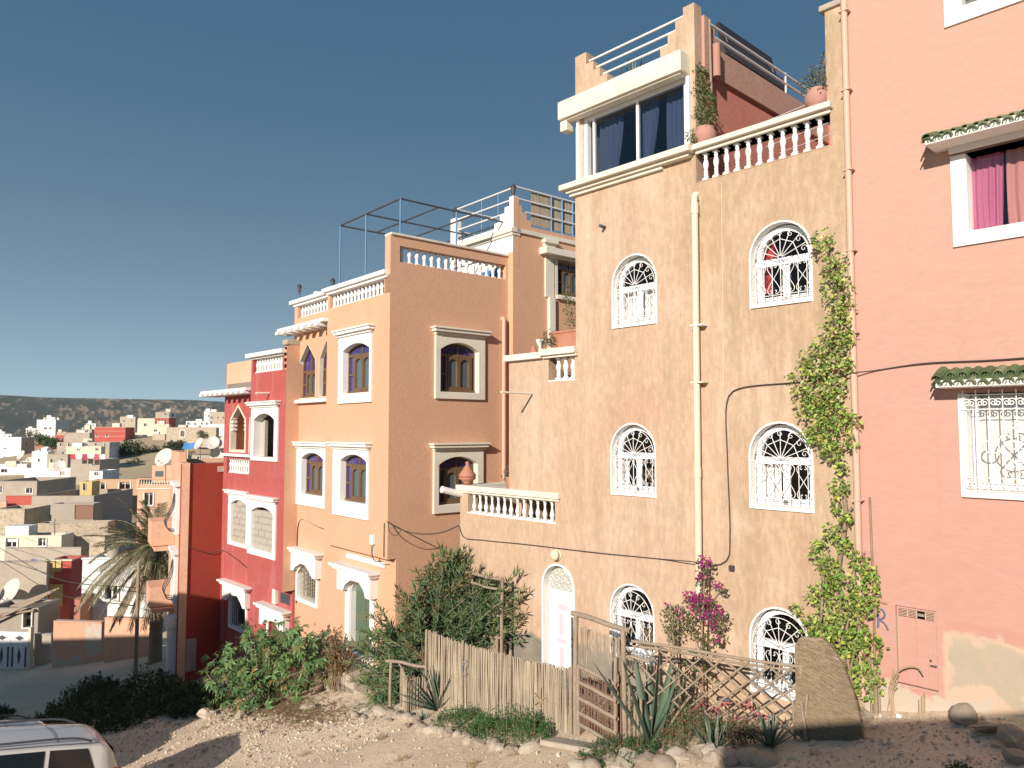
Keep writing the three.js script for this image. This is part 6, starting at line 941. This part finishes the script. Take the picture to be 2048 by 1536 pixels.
for (let i = 0; i < 80; i++) { const x = mix(-22.5, -12.5, R()), w = x < -19.2 ? 'beside the parked cars' : x < -15.8 ? 'below the castor bush' : 'before the reed screen'; stone('rubble_stone', 'small loose stone on the dirt slope ' + w, x, 2.3 + 3 * R() * R(), .025 + .075 * R() * R(), 'loose stones ' + w); }
{ // gravel
  reseed(431); const N = 15000, g = new THREE.IcosahedronGeometry(1, 0).scale(1, .7, 1), im = new THREE.InstancedMesh(g, mat([1, 1, 1], .95), N), m4 = new THREE.Matrix4(), q = new THREE.Quaternion(), c = new THREE.Color();
  for (let i = 0; i < N; i++) { let x, z; if (R() < .45) { x = rr(-23, -12); z = 2.2 + 3.2 * Math.pow(R(), 1.4); } else if (R() < .25) { x = rr(-4.6, -1.8); z = rr(.1, 2.6); } else { x = rr(-22, -2); z = rr(1.7, 7.5); } const s = .004 + .026 * Math.pow(R(), 7) + .006 * R(); q.setFromEuler(new THREE.Euler(R() * 6, R() * 6, R() * 6)); m4.compose(V(x, HG(x, z) + s * .3, z), q, V(s * rr(.8, 1.6), s, s)); im.setMatrixAt(i, m4); const k = rr(.6, 1.1); im.setColorAt(i, c.setRGB(.64 * k, .525 * k, .395 * k)); }
  im.name = 'gravel'; im.castShadow = im.receiveShadow = true; scene.add(im); tag(im, 'loose gravel scattered over the dirt street', 'gravel', null, 'stuff');
  const K = 4200, l = new THREE.InstancedMesh(new THREE.BoxGeometry(1, .05, .16), mat([1, 1, 1], .95), K);
  for (let i = 0; i < K; i++) { const ga = Math.sqrt(-2 * Math.log(R() + 1e-6)), gb = R() * 6.283, x = -17.8 + ga * cos(gb) * 1.7, z = 1.9 + ga * sin(gb) * .38;  const s = rr(.03, .12); q.setFromEuler(new THREE.Euler(rr(-.4, .4), R() * 6, rr(-.4, .4))); m4.compose(V(x, HG(x, z) + .02, z), q, V(s, s, s * .8)); l.setMatrixAt(i, m4); const t = tint(R() < .25 ? [.10, .12, .03] : [.20, .12, .06]); l.setColorAt(i, c.setRGB(...t)); }
  l.name = 'leaf_litter'; l.castShadow = l.receiveShadow = true; scene.add(l); tag(l, 'brown leaf litter below the castor bush', 'leaf litter', null, 'stuff');
}
{ // porch of the orange house
  const p = thing('porch_steps', 'rounded concrete porch steps before the green door', 'steps', [-17.2, -1.03, .1], -3.2 * PI / 180);
  const slab = (w0, w1, dz, r, y0, y1, name) => { const s = new THREE.Shape(); s.moveTo(w0, .5); s.lineTo(w0, -dz + .05); s.lineTo(w0 + .1, -dz); s.lineTo(w1 - r, -dz); s.absarc(w1 - r, -dz + r, r, -PI / 2, 0, false); s.lineTo(w1, .5); s.closePath(); const g = new THREE.ExtrudeGeometry(s, { depth: y1 - y0, bevelEnabled: true, bevelSize: .02, bevelThickness: .02, bevelSegments: 2, curveSegments: 12 }); g.rotateX(PI / 2); g.translate(0, y1 - .02, 0); return put(name, g, M.cement, p); };
  slab(-.75, .95, .75, .75, -1.4, 0, 'step'); slab(-.3, 1.35, 1.0, .8, -1.5, -.26, 'step'); put('threshold', rbox(-.5, .85, -.02, .06, -.5, -.3), M.cream, p);
}
// ---------- pots and things on ledges ----------
function pot(label, x, y, z, prof, m, name = 'plant_pot') { const p = thing(name, label, 'pot', [x, y, z]); put('body', lathe(prof, 20), m, p); put('soil', rod([0, prof[prof.length - 1][1] - .03, 0], [0, prof[prof.length - 1][1] - .02, 0], prof[prof.length - 1][0], prof[prof.length - 1][0], 14), M.bark, p); return p; }
const round = (s, h) => [[0, 0], [.11 * s, 0], [.16 * s, .06 * h], [.2 * s, .16 * h], [.19 * s, .26 * h], [.15 * s, .32 * h], [.165 * s, .35 * h], [.14 * s, .35 * h]];
const saucer = (p, r) => put('saucer', lathe([[0, 0], [r, 0], [r * 1.15, .04], [r * 1.05, .04], [r * .9, .015], [0, .015]], 20), M.potPink, p);
saucer(pot('round pink clay pot at the left end of the top balustrade', -6.74, 9.735, -.1, round(.95, .85), M.potPink), .14); saucer(pot('round pink clay pot beside the pier on the top balustrade', -4.82, 9.735, -.1, round(.95, .85), M.potPink), .14);
reseed(451);
{
  const vinePot = (label, b, blobs, col, col2, f2, size, name = 'potted_plant') => { const p = thing(name, label, 'plant', b), L = new Leaves(), st = []; for (const [x, y, z, r, n] of blobs) { st.push(rod([0, 0, 0], [x, y, z], .007, .005, 4)); for (let i = 0; i < n; i++) L.add(ball([x, y, z], [r, r, r]), rdir(.1), size * rr(.7, 1.2), size * .55 * rr(.7, 1.2), tint(R() < f2 ? col2 : col)); } L.mesh('foliage', p); put('stems', st, M.bark, p); };
  vinePot('leafy green climber in the left clay pot on the top balustrade', [-6.74, 10.0, -.1], [[0, .1, 0, .16, 90], [-.02, .3, .02, .17, 150], [.06, .5, 0, .17, 150], [-.04, .7, .02, .16, 140], [-.05, .95, 0, .14, 120], [-.08, 1.1, 0, .08, 40], [-.2, -.05, .1, .12, 70], [-.12, -.15, .15, .1, 50], [.14, .2, 0, .14, 80]], [.09, .14, .045], [.16, .19, .07], .3, .055);
  vinePot('dry brownish plant in the right clay pot on the top balustrade', [-4.82, 10.0, -.1], [[0, .15, 0, .2, 170], [-.1, .1, .08, .16, 110], [.12, .08, .05, .14, 90], [0, .32, 0, .15, 90], [.1, .55, -.1, .09, 40], [.14, .8, -.12, .06, 20], [.12, -.05, .12, .08, 30]], [.17, .15, .08], [.10, .13, .05], .35, .045);
  const pl = thing('planter_box', 'terracotta planter box on the wing terrace beside the tower', 'planter', [-9.95, 6.6, -.2]); put('box', [rbox(-.36, .34, 0, .34, -.14, .14, .02), rbox(-.38, .36, .3, .35, -.16, .16, .01)], M.terracotta, pl);
  vinePot('leafy climber in the planter box on the wing terrace', [-9.85, 6.95, -.2], [[.05, .15, 0, .17, 110], [-.05, .4, 0, .15, 90], [-.12, .65, 0, .12, 80], [-.15, .9, 0, .09, 40], [.2, .2, 0, .15, 80]], [.11, .15, .05], [.17, .18, .08], .3, .05);
  vinePot('grey green trailing plant on the wing terrace rail', [-10.3, 6.75, -.05], [[0, .08, 0, .17, 150], [.12, -.02, .06, .13, 80], [-.1, .0, .05, .12, 70]], [.11, .125, .08], [.16, .16, .10], .3, .05);
  pot('small square terracotta pot at the corner of the lower terrace rail', -11.5, 3.8, -.12, [[0, 0], [.1, 0], [.12, .2], [.13, .24], [.11, .24]], M.terracotta);
  vinePot('grey green succulent in the pot on the lower terrace rail', [-11.5, 4.02, -.12], [[-.02, .1, 0, .16, 150], [-.12, .0, .05, .1, 60], [.05, .4, 0, .06, 18], [.06, .7, 0, .05, 14]], [.12, .145, .085], [.16, .17, .1], .3, .05);
  const tg = thing('tagine_ornament', 'terracotta tagine ornament on the left end of the lower terrace', 'ornament', [-12.93, 3.8, -.12]); put('base', lathe([[0, 0], [.1, 0], [.09, .05], [.15, .1], [.19, .13], [.19, .17], [0, .17]], 18), M.terracotta, tg); put('lid', lathe([[.17, .175], [.2, .2], [.16, .26], [.09, .36], [.04, .43], [.035, .46], [.05, .48], [.03, .51], [0, .515]], 18), M.terracotta, tg);
  const fn = thing('rail_finial', 'small white finial with clay cone on the wing terrace rail', 'ornament', [-10.62, 6.57, -.1]); put('cup', lathe([[0, 0], [.04, 0], [.03, .12], [.08, .2], [.09, .26], [.07, .26], [0, .22]], 12), M.white, fn); put('cone', lathe([[.09, 0], [.04, .12], [0, .18]], 10).translate(-.17, 0, .02), M.terracotta, fn);
  const sp = thing('solar_heater', 'dark solar water panel behind the tower roof railing', 'solar panel', [-7.35, 12.05, -2.9]);
  put('panel', box(-.04, .04, .25, .85, -1.05, 1.0).rotateZ(.25), mat([.035, .022, .018], .4), sp); put('panel', box(-.04, .04, -.05, .3, -1.05, 1.35).rotateZ(.3).translate(.12, 0, 0), mat([.05, .035, .03], .5), sp); put('stand', [rod([.1, 0, .9], [-.2, .8, .9], .02), rod([.1, 0, -.9], [-.2, .8, -.9], .02)], M.darkIron, sp);
  // drying lines on the top terrace
  for (let i = 0; i < 4; i++) tag(mesh('drying_line', [rod([-6.4, 9.95 + i * .02, -.5 - i * .5], [-4.66, 10.05 + i * .02, -.4 - i * .5], .006, .006, 4)], M.railWhite, null, true), ['front', 'second', 'third', 'rearmost'][i] + ' thin drying line over the top terrace', 'line', 'drying lines on the top terrace');
}
// child's bicycle in the yard
{
  const p = thing('child_bicycle', 'small pink child bicycle lying behind the lattice fence', 'bicycle', [-6.05, .5, .55], .35), m = mat([.42, .12, .13], .5);
  for (const x of [-.38, .38]) { const w = put('wheel', new THREE.TorusGeometry(.2, .022, 6, 20).translate(x, .22, 0), m, p); put('spokes', [...Array(8)].map((_, i) => rod([x, .22, 0], [x + .19 * cos(i * .785), .22 + .19 * sin(i * .785), 0], .003, .003, 3)), M.railWhite, w); }
  put('frame', [rod([-.38, .22, 0], [-.1, .5, 0], .016), rod([-.1, .5, 0], [.25, .52, 0], .016), rod([-.1, .5, 0], [0, .22, 0], .016), rod([0, .22, 0], [.25, .5, 0], .016), rod([-.38, .22, 0], [0, .22, 0], .014), rod([.38, .22, 0], [.24, .62, 0], .016)], m, p); put('handlebar', rod([.24, .62, -.2], [.24, .62, .2], .012), M.darkIron, p); put('saddle', rbox(-.2, 0, .52, .57, -.05, .05), M.darkIron, p);
}
// dry stakes in front of the pink wall
{
  reseed(471); const p = thing('dry_stalks', 'bundle of dry stalks stuck in the ground before the hatch', 'stalks', [-3.95, HG(-3.95, .15), .15]);
  for (let i = 0; i < 9; i++) put('stalk', tube([[rr(-.06, .06), -.05, rr(-.04, .04)], [rr(-.02, .05), .3, 0], [.02 + i * .012, rr(.35, .6), rr(-.03, .03)]], rr(.006, .012), 6, 5), M.stick, p);
  put('stalk', tube([[.0, .4, 0], [.12, .58, .02], [.28, .68, .03], [.36, .68, .03], [.42, .6, .03]], .01, 12, 5), M.stick, p);
  const q = thing('cut_reeds', 'thick cut reed stumps at the corner under the vine', 'reeds', [-4.15, HG(-4.15, .12), .14]); for (let i = 0; i < 4; i++) put('stalk', rod([i * .035 - .05, -.05, 0], [i * .035 - .05 + rr(-.03, .02), .7 + rr(-.1, .25), -.03], .016, .014, 6), M.greyWood, q);
  const s = thing('cut_reeds', 'pair of short cut stalks before the hatch step', 'reeds', [-3.6, HG(-3.6, .14), .16]); for (let i = 0; i < 3; i++) put('stalk', rod([i * .03, -.03, 0], [i * .035, .2 + .05 * i, 0], .01, .008, 5), M.stick, s);
  shrub('weed_tuft', 'small green weed tuft on the shaded ground at bottom right', -2.75, 1.6, [.12, .12, .12], 30, [.06, .11, .03], .05, .012, { per: 8 });
  tag(mesh('paper_scrap', [new THREE.PlaneGeometry(.06, .05, 3, 3).rotateX(-.9)], mat([.8, .8, .8], .8, { side: THREE.DoubleSide }), null, true), 'white scrap of paper on the bank below the hatch', 'paper').position.set(-3.8, HG(-3.8, .3) + .04, .3);
}
reseed(481); [[-10.6, 3.2], [-13.2, 3.6], [-15.2, 2.6], [-18.9, 3.3], [-12.0, 2.7], [-16.4, 4.2], [-8.9, 3.1], [-20.9, 3.4]].forEach(([x, z], i) => shrub('dry_tuft', ['short', 'tall', 'flat', 'broad', 'thin', 'small', 'loose', 'dense'][i] + ' dry grass tuft on the dirt ' + ['before the reed fence', 'in the middle of the lane', 'below the porch steps', 'under the castor bush', 'by the border stones', 'near the car shadow', 'before the gate slab', 'beside the weeds'][i], x, z, [.12, rr(.07, .16), .1], 16, R() < .4 ? [.12, .15, .05] : [.34, .25, .12], .06, .007, { per: 6, up: 1.2 }));
// ---------- cables ----------
const cable = (name, label, pts, r = .011) => tag(mesh(name, [tube(pts, r, pts.length * 6, 5)], M.cable, null, true), label, 'cable', 'cables along the house fronts');
cable('power_cable', 'black cable running across the tan house and up to the pink house', [[-13.03, 2.9, .03], [-12.9, 2.68, .03], [-12.2, 2.67, .03], [-11, 2.72, .03], [-9, 2.78, .035], [-7.6, 2.84, .03], [-6.9, 2.9, .17], [-6.55, 2.88, .04], [-6.37, 3.0, .03], [-6.33, 3.3, .03], [-6.35, 4.6, .03], [-6.35, 5.4, .03], [-6.28, 5.58, .03], [-6.1, 5.66, .03], [-5.15, 5.71, .03], [-4.5, 5.76, .04], [-4.32, 5.79, .16], [-4.1, 5.81, .06], [-3.45, 5.87, .06], [-2.6, 5.86, .06], [-1, 5.9, .06]], .009);
tag(mesh('thin_wire', [tube([[-6.38, 9.0, .012], [-6.39, 7, .012], [-6.4, 5.45, .014]], .005, 12, 4)], M.pipeCream, null, true), 'thin pale wire hanging straight down the tan wall', 'wire');
cable('power_cable', 'sagging twin cable between the orange house corner and the tan house', [[-15.86, 2.74, .03], [-15.3, 2.62, .05], [-14.5, 2.58, .05], [-13.6, 2.7, .05], [-13.03, 2.9, .04]], .014);
cable('power_cable', 'cable loop hanging at the orange house corner', [[-15.8, 2.72, .05], [-15.65, 2.5, .08], [-15.4, 2.45, .08], [-15.2, 2.6, .06]], .01);
cable('power_cable', 'thin cable dropping down the orange house corner', [[-15.99, 2.7, .03], [-16.0, 2.2, .03], [-16.0, 1.85, .03]], .012);
cable('power_cable', 'cable from the meter box of the orange house', [[-16.56, 2.08, .02], [-16.56, 1.8, .0], [-16.4, 1.7, .01], [-16.05, 1.74, .03]], .012);
cable('power_cable', 'twin conduit left of the orange house ground floor window', [[-18.9, 2.05, -.42], [-20.2, 2.15, -.5], [-21.5, 2.25, -.57], [-21.62, 2.1, -.55], [-21.64, .6, -.54], [-21.65, -.3, -.54]], .016);
cable('power_cable', 'drooping cable from the dark red house to the red house', [[-27.3, .9, .7], [-27.28, .72, .3], [-27.28, .6, -.1], [-27.2, .68, -.42], [-26.4, .6, -.46], [-24.9, .3, -.46]], .012);
tag(mesh('overhead_wire', [tube([[-32, -1.2, .9], [-42, -2.2, 1.5], [-54, -1.9, 2.2], [-80, -1, 5]], .02, 30, 4), tube([[-32, -1.9, .9], [-42, -2.9, 1.5], [-54, -2.6, 2.2], [-80, -2, 5]], .02, 30, 4)], M.cable, null, true), 'overhead wires leaving the utility pole to the left', 'wire');
// ---------- parked cars ----------
function makeCar(label, pos, paint) { // nose to +z
  const p = thing('parked_car', label, 'car', pos); p.rotation.order = 'YXZ'; p.rotation.x = -.17;
  // stations: z, halfWidth low, half at belt, half roof, y bottom, y belt, y roof
  const S = [[-2.12, .62, .66, .5, .42, .95, .98], [-2.08, .74, .76, .54, .34, .98, 1.12], [-1.98, .82, .82, .57, .3, 1.0, 1.34], [-1.86, .84, .84, .6, .28, 1.0, 1.47], [-1.72, .85, .85, .62, .27, 1.0, 1.51], [-1.0, .86, .86, .64, .27, .99, 1.55], [-.2, .86, .86, .64, .27, .98, 1.56], [.4, .86, .86, .62, .27, .97, 1.53], [.75, .86, .86, .6, .27, .97, 1.44], [1.15, .86, .86, .66, .27, .96, 1.15], [1.4, .86, .86, .74, .27, .95, 1.0], [1.8, .84, .84, .7, .28, .85, .9], [2.08, .76, .76, .6, .32, .68, .72]];
  const ringP = ([z, a, b, c, y0, y1, y2]) => { const q = [[a * .94, y0], [a, y0 + .15], [a * 1.0, mix(y0, y1, .6)], [b, y1], [mix(b, c, .25), mix(y1, y2, .3)], [mix(b, c, .85), mix(y1, y2, .9)], [c * .97, mix(y1, y2, .965)], [c * .75, y2], [c * .35, y2 + .018], [0, y2 + .022]]; return [...q.map(([x, y]) => [x, y, z]), ...q.slice(0, -1).reverse().map(([x, y]) => [-x, y, z])]; };
  const rings = S.map(ringP), n = rings[0].length, pos3 = [], idx = []; rings.forEach((r) => r.forEach((v) => pos3.push(...v)));
  for (let i = 0; i < rings.length - 1; i++) for (let k = 0; k < n - 1; k++) { const a = i * n + k; idx.push(a, a + n, a + 1, a + 1, a + n, a + n + 1); }
  for (const [i, f] of [[0, 1], [rings.length - 1, -1]]) for (let k = 1; k < n - 1; k++) f > 0 ? idx.push(i * n, i * n + k, i * n + k + 1) : idx.push(i * n, i * n + k + 1, i * n + k);
  const g = new THREE.BufferGeometry(); g.setAttribute('position', new THREE.Float32BufferAttribute(pos3, 3)); g.setIndex(idx); g.computeVertexNormals(); const body = put('body', g, paint, p);
  const quad = (pts, off) => { const q = new THREE.BufferGeometry(), v = pts.map((a) => V(...a)), nn = v[1].clone().sub(v[0]).cross(v[2].clone().sub(v[0])).normalize().multiplyScalar(off); q.setAttribute('position', new THREE.Float32BufferAttribute(v.flatMap((a) => [a.x + nn.x, a.y + nn.y, a.z + nn.z]), 3)); q.setIndex([...Array(v.length - 2)].flatMap((_, i) => [0, i + 1, i + 2])); q.computeVertexNormals(); return q; };
  const gl = new THREE.MeshPhysicalMaterial({ color: new THREE.Color().setRGB(.012, .014, .016), roughness: .1, side: THREE.DoubleSide });
  for (const s of [1, -1]) {
    const W = (z0, z1, b0, b1, t0, t1) => { const e = (z, t) => { for (let i = 0; i < S.length - 1; i++) if (z <= S[i + 1][0]) { const f = (z - S[i][0]) / (S[i + 1][0] - S[i][0]), m = (k) => mix(S[i][k], S[i + 1][k], f), y1 = m(5), y2 = m(6), b = m(2), c = m(3); return t < .3 ? [s * (mix(b, mix(b, c, .25), t / .3) + .006), mix(y1, y2, t), z] : [s * (mix(mix(b, c, .25), mix(b, c, .85), (t - .3) / .6) + .007), mix(y1, y2, t) + .003, z]; } }; const rows = []; for (const t of [.06, .3, .6, .88]) { const r = []; for (let i = 0; i <= 4; i++) { const f = i / 4, z = mix(mix(b0, t0, t), mix(b1, t1, t), f); r.push(e(z, t)); } rows.push(r); } const ps = rows.flat(2), id = []; for (let i = 0; i < 3; i++) for (let k = 0; k < 4; k++) { const a = i * 5 + k; id.push(a, a + 1, a + 5, a + 1, a + 6, a + 5); } const q = new THREE.BufferGeometry(); q.setAttribute('position', new THREE.Float32BufferAttribute(ps, 3)); q.setIndex(id); q.computeVertexNormals(); return q; };
    put('side_window', W(0, 0, -1.72, -.95, -1.5, -.95), gl, p); put('side_window', W(0, 0, -.88, .02, -.88, .02), gl, p); put('side_window', W(0, 0, .09, .95, .09, .55), gl, p);
    put('roof_rail', [tube([[s * .56, 1.53, -1.6], [s * .57, 1.6, -1.4], [s * .58, 1.625, -.4], [s * .57, 1.59, .35], [s * .56, 1.53, .5]], .018, 24, 6)], M.darkIron, p);
    put('roof_ditch', [tube([[s * .6, 1.515, -1.72], [s * .615, 1.545, -1.0], [s * .615, 1.555, -.2], [s * .6, 1.525, .4]], .006, 20, 4)], M.cable, p);
    put('tail_light', [rbox(s * .73 - .06, s * .73 + .06, .78, 1.12, -2.09, -1.98, .03)], mat([.35, .02, .02], .25), p);
    put('mirror', [rbox(s * .98 - .1, s * .98 + .1, 1.0, 1.14, .78, .9, .04)], paint, p);
    for (const z of [-1.3, 1.32]) { const w = put('wheel', [new THREE.TorusGeometry(.245, .085, 10, 24).rotateY(PI / 2).translate(s * .8, .33, z)], M.cable, p); put('rim', rod([s * .74, .33, z], [s * .86, .33, z], .2, .19, 18), mat([.5, .5, .52], .3, { metalness: .8 }), w); }
  }
  put('rear_window', quad([[.5, 1.06, -2.115], [-.5, 1.06, -2.115], [-.5, 1.38, -1.985], [.5, 1.38, -1.985]].reverse(), .004), gl, p);
  put('wiper', rod([-.1, 1.02, -2.15], [.3, 1.12, -2.12], .01), M.cable, p);
  put('roof_seam', [-1.68, -1.1].map((z) => tube([[-.5, 1.52 + (z > -1.5 ? .022 : .0), z], [-.25, 1.545 + (z > -1.5 ? .022 : -.002), z], [0, 1.552 + (z > -1.5 ? .022 : -.004), z], [.25, 1.545 + (z > -1.5 ? .022 : -.002), z], [.5, 1.52 + (z > -1.5 ? .022 : 0), z]], .004, 12, 4)), M.cable, p);
  put('bumper', [rbox(-.78, .78, .38, .6, -2.2, -2.02, .05), rbox(-.74, .74, .34, .58, 2.0, 2.14, .05)], paint, p);
  return p;
}
const paint = new THREE.MeshPhysicalMaterial({ color: new THREE.Color().setRGB(.62, .61, .58), roughness: .35, clearcoat: .8, clearcoatRoughness: .08 });
makeCar('white estate car with roof rails at the bottom left corner', [-15.05, -1.53, 8.7], paint);
makeCar('second white car, only its roof corner showing behind the first', [-18.55, -2.4, 8.75], paint);
// ---------- houses across the street, outside the frame: they cast the shade on the ground ----------
{
  const shade = (label, foot, top, m) => { const p = thing('opposite_house', label, 'house', [foot[0][0], 0, foot[0][1]]), s = new THREE.Shape(foot.map(([x, z]) => new THREE.Vector2(x - foot[0][0], -(z - foot[0][1])))), g = new THREE.ExtrudeGeometry(s, { depth: top + 6, bevelEnabled: false }).rotateX(-PI / 2).translate(0, -6, 0); put('walls', g, m, p);
    for (let i = 0; i < 2; i++) { const a = foot[i], b = foot[i + 1], L = Math.hypot(b[0] - a[0], b[1] - a[1]), ang = Math.atan2(-(b[1] - a[1]), b[0] - a[0]); for (const t of [.3, .7]) withXF(new THREE.Matrix4().makeRotationY(ang).setPosition(mix(a[0], b[0], t) - foot[0][0], 0, mix(a[1], b[1], t) - foot[0][1]), () => { for (const y of [top - 2.4]) { const w = put('window', ring([-.5, .5, y, y + 1.2, y + 1.2, 'sq'], .12, -.06, .06), M.white, p); put('pane', box(-.5, .5, y, y + 1.2, -.03, .03), M.glassGrey, w); } }); } };
  shade('house across the street behind the viewer on the right', [[2.42, 10.3], [-.75, 14.2], [5.46, 19.2], [8.63, 15.3]], 6.5, M.peach);
  shade('house across the street far to the left of the viewer', [[-27.4, 14.6], [-41, 29], [-35, 34.6], [-21.4, 20.4]], 4, M.peach);
  shade('house across the street to the left of the viewer', [[-22, 10.4], [-26, 14.5], [-18.5, 22], [-14.5, 17.9]], 4, M.cream);
}
renderer.render(scene, camera);
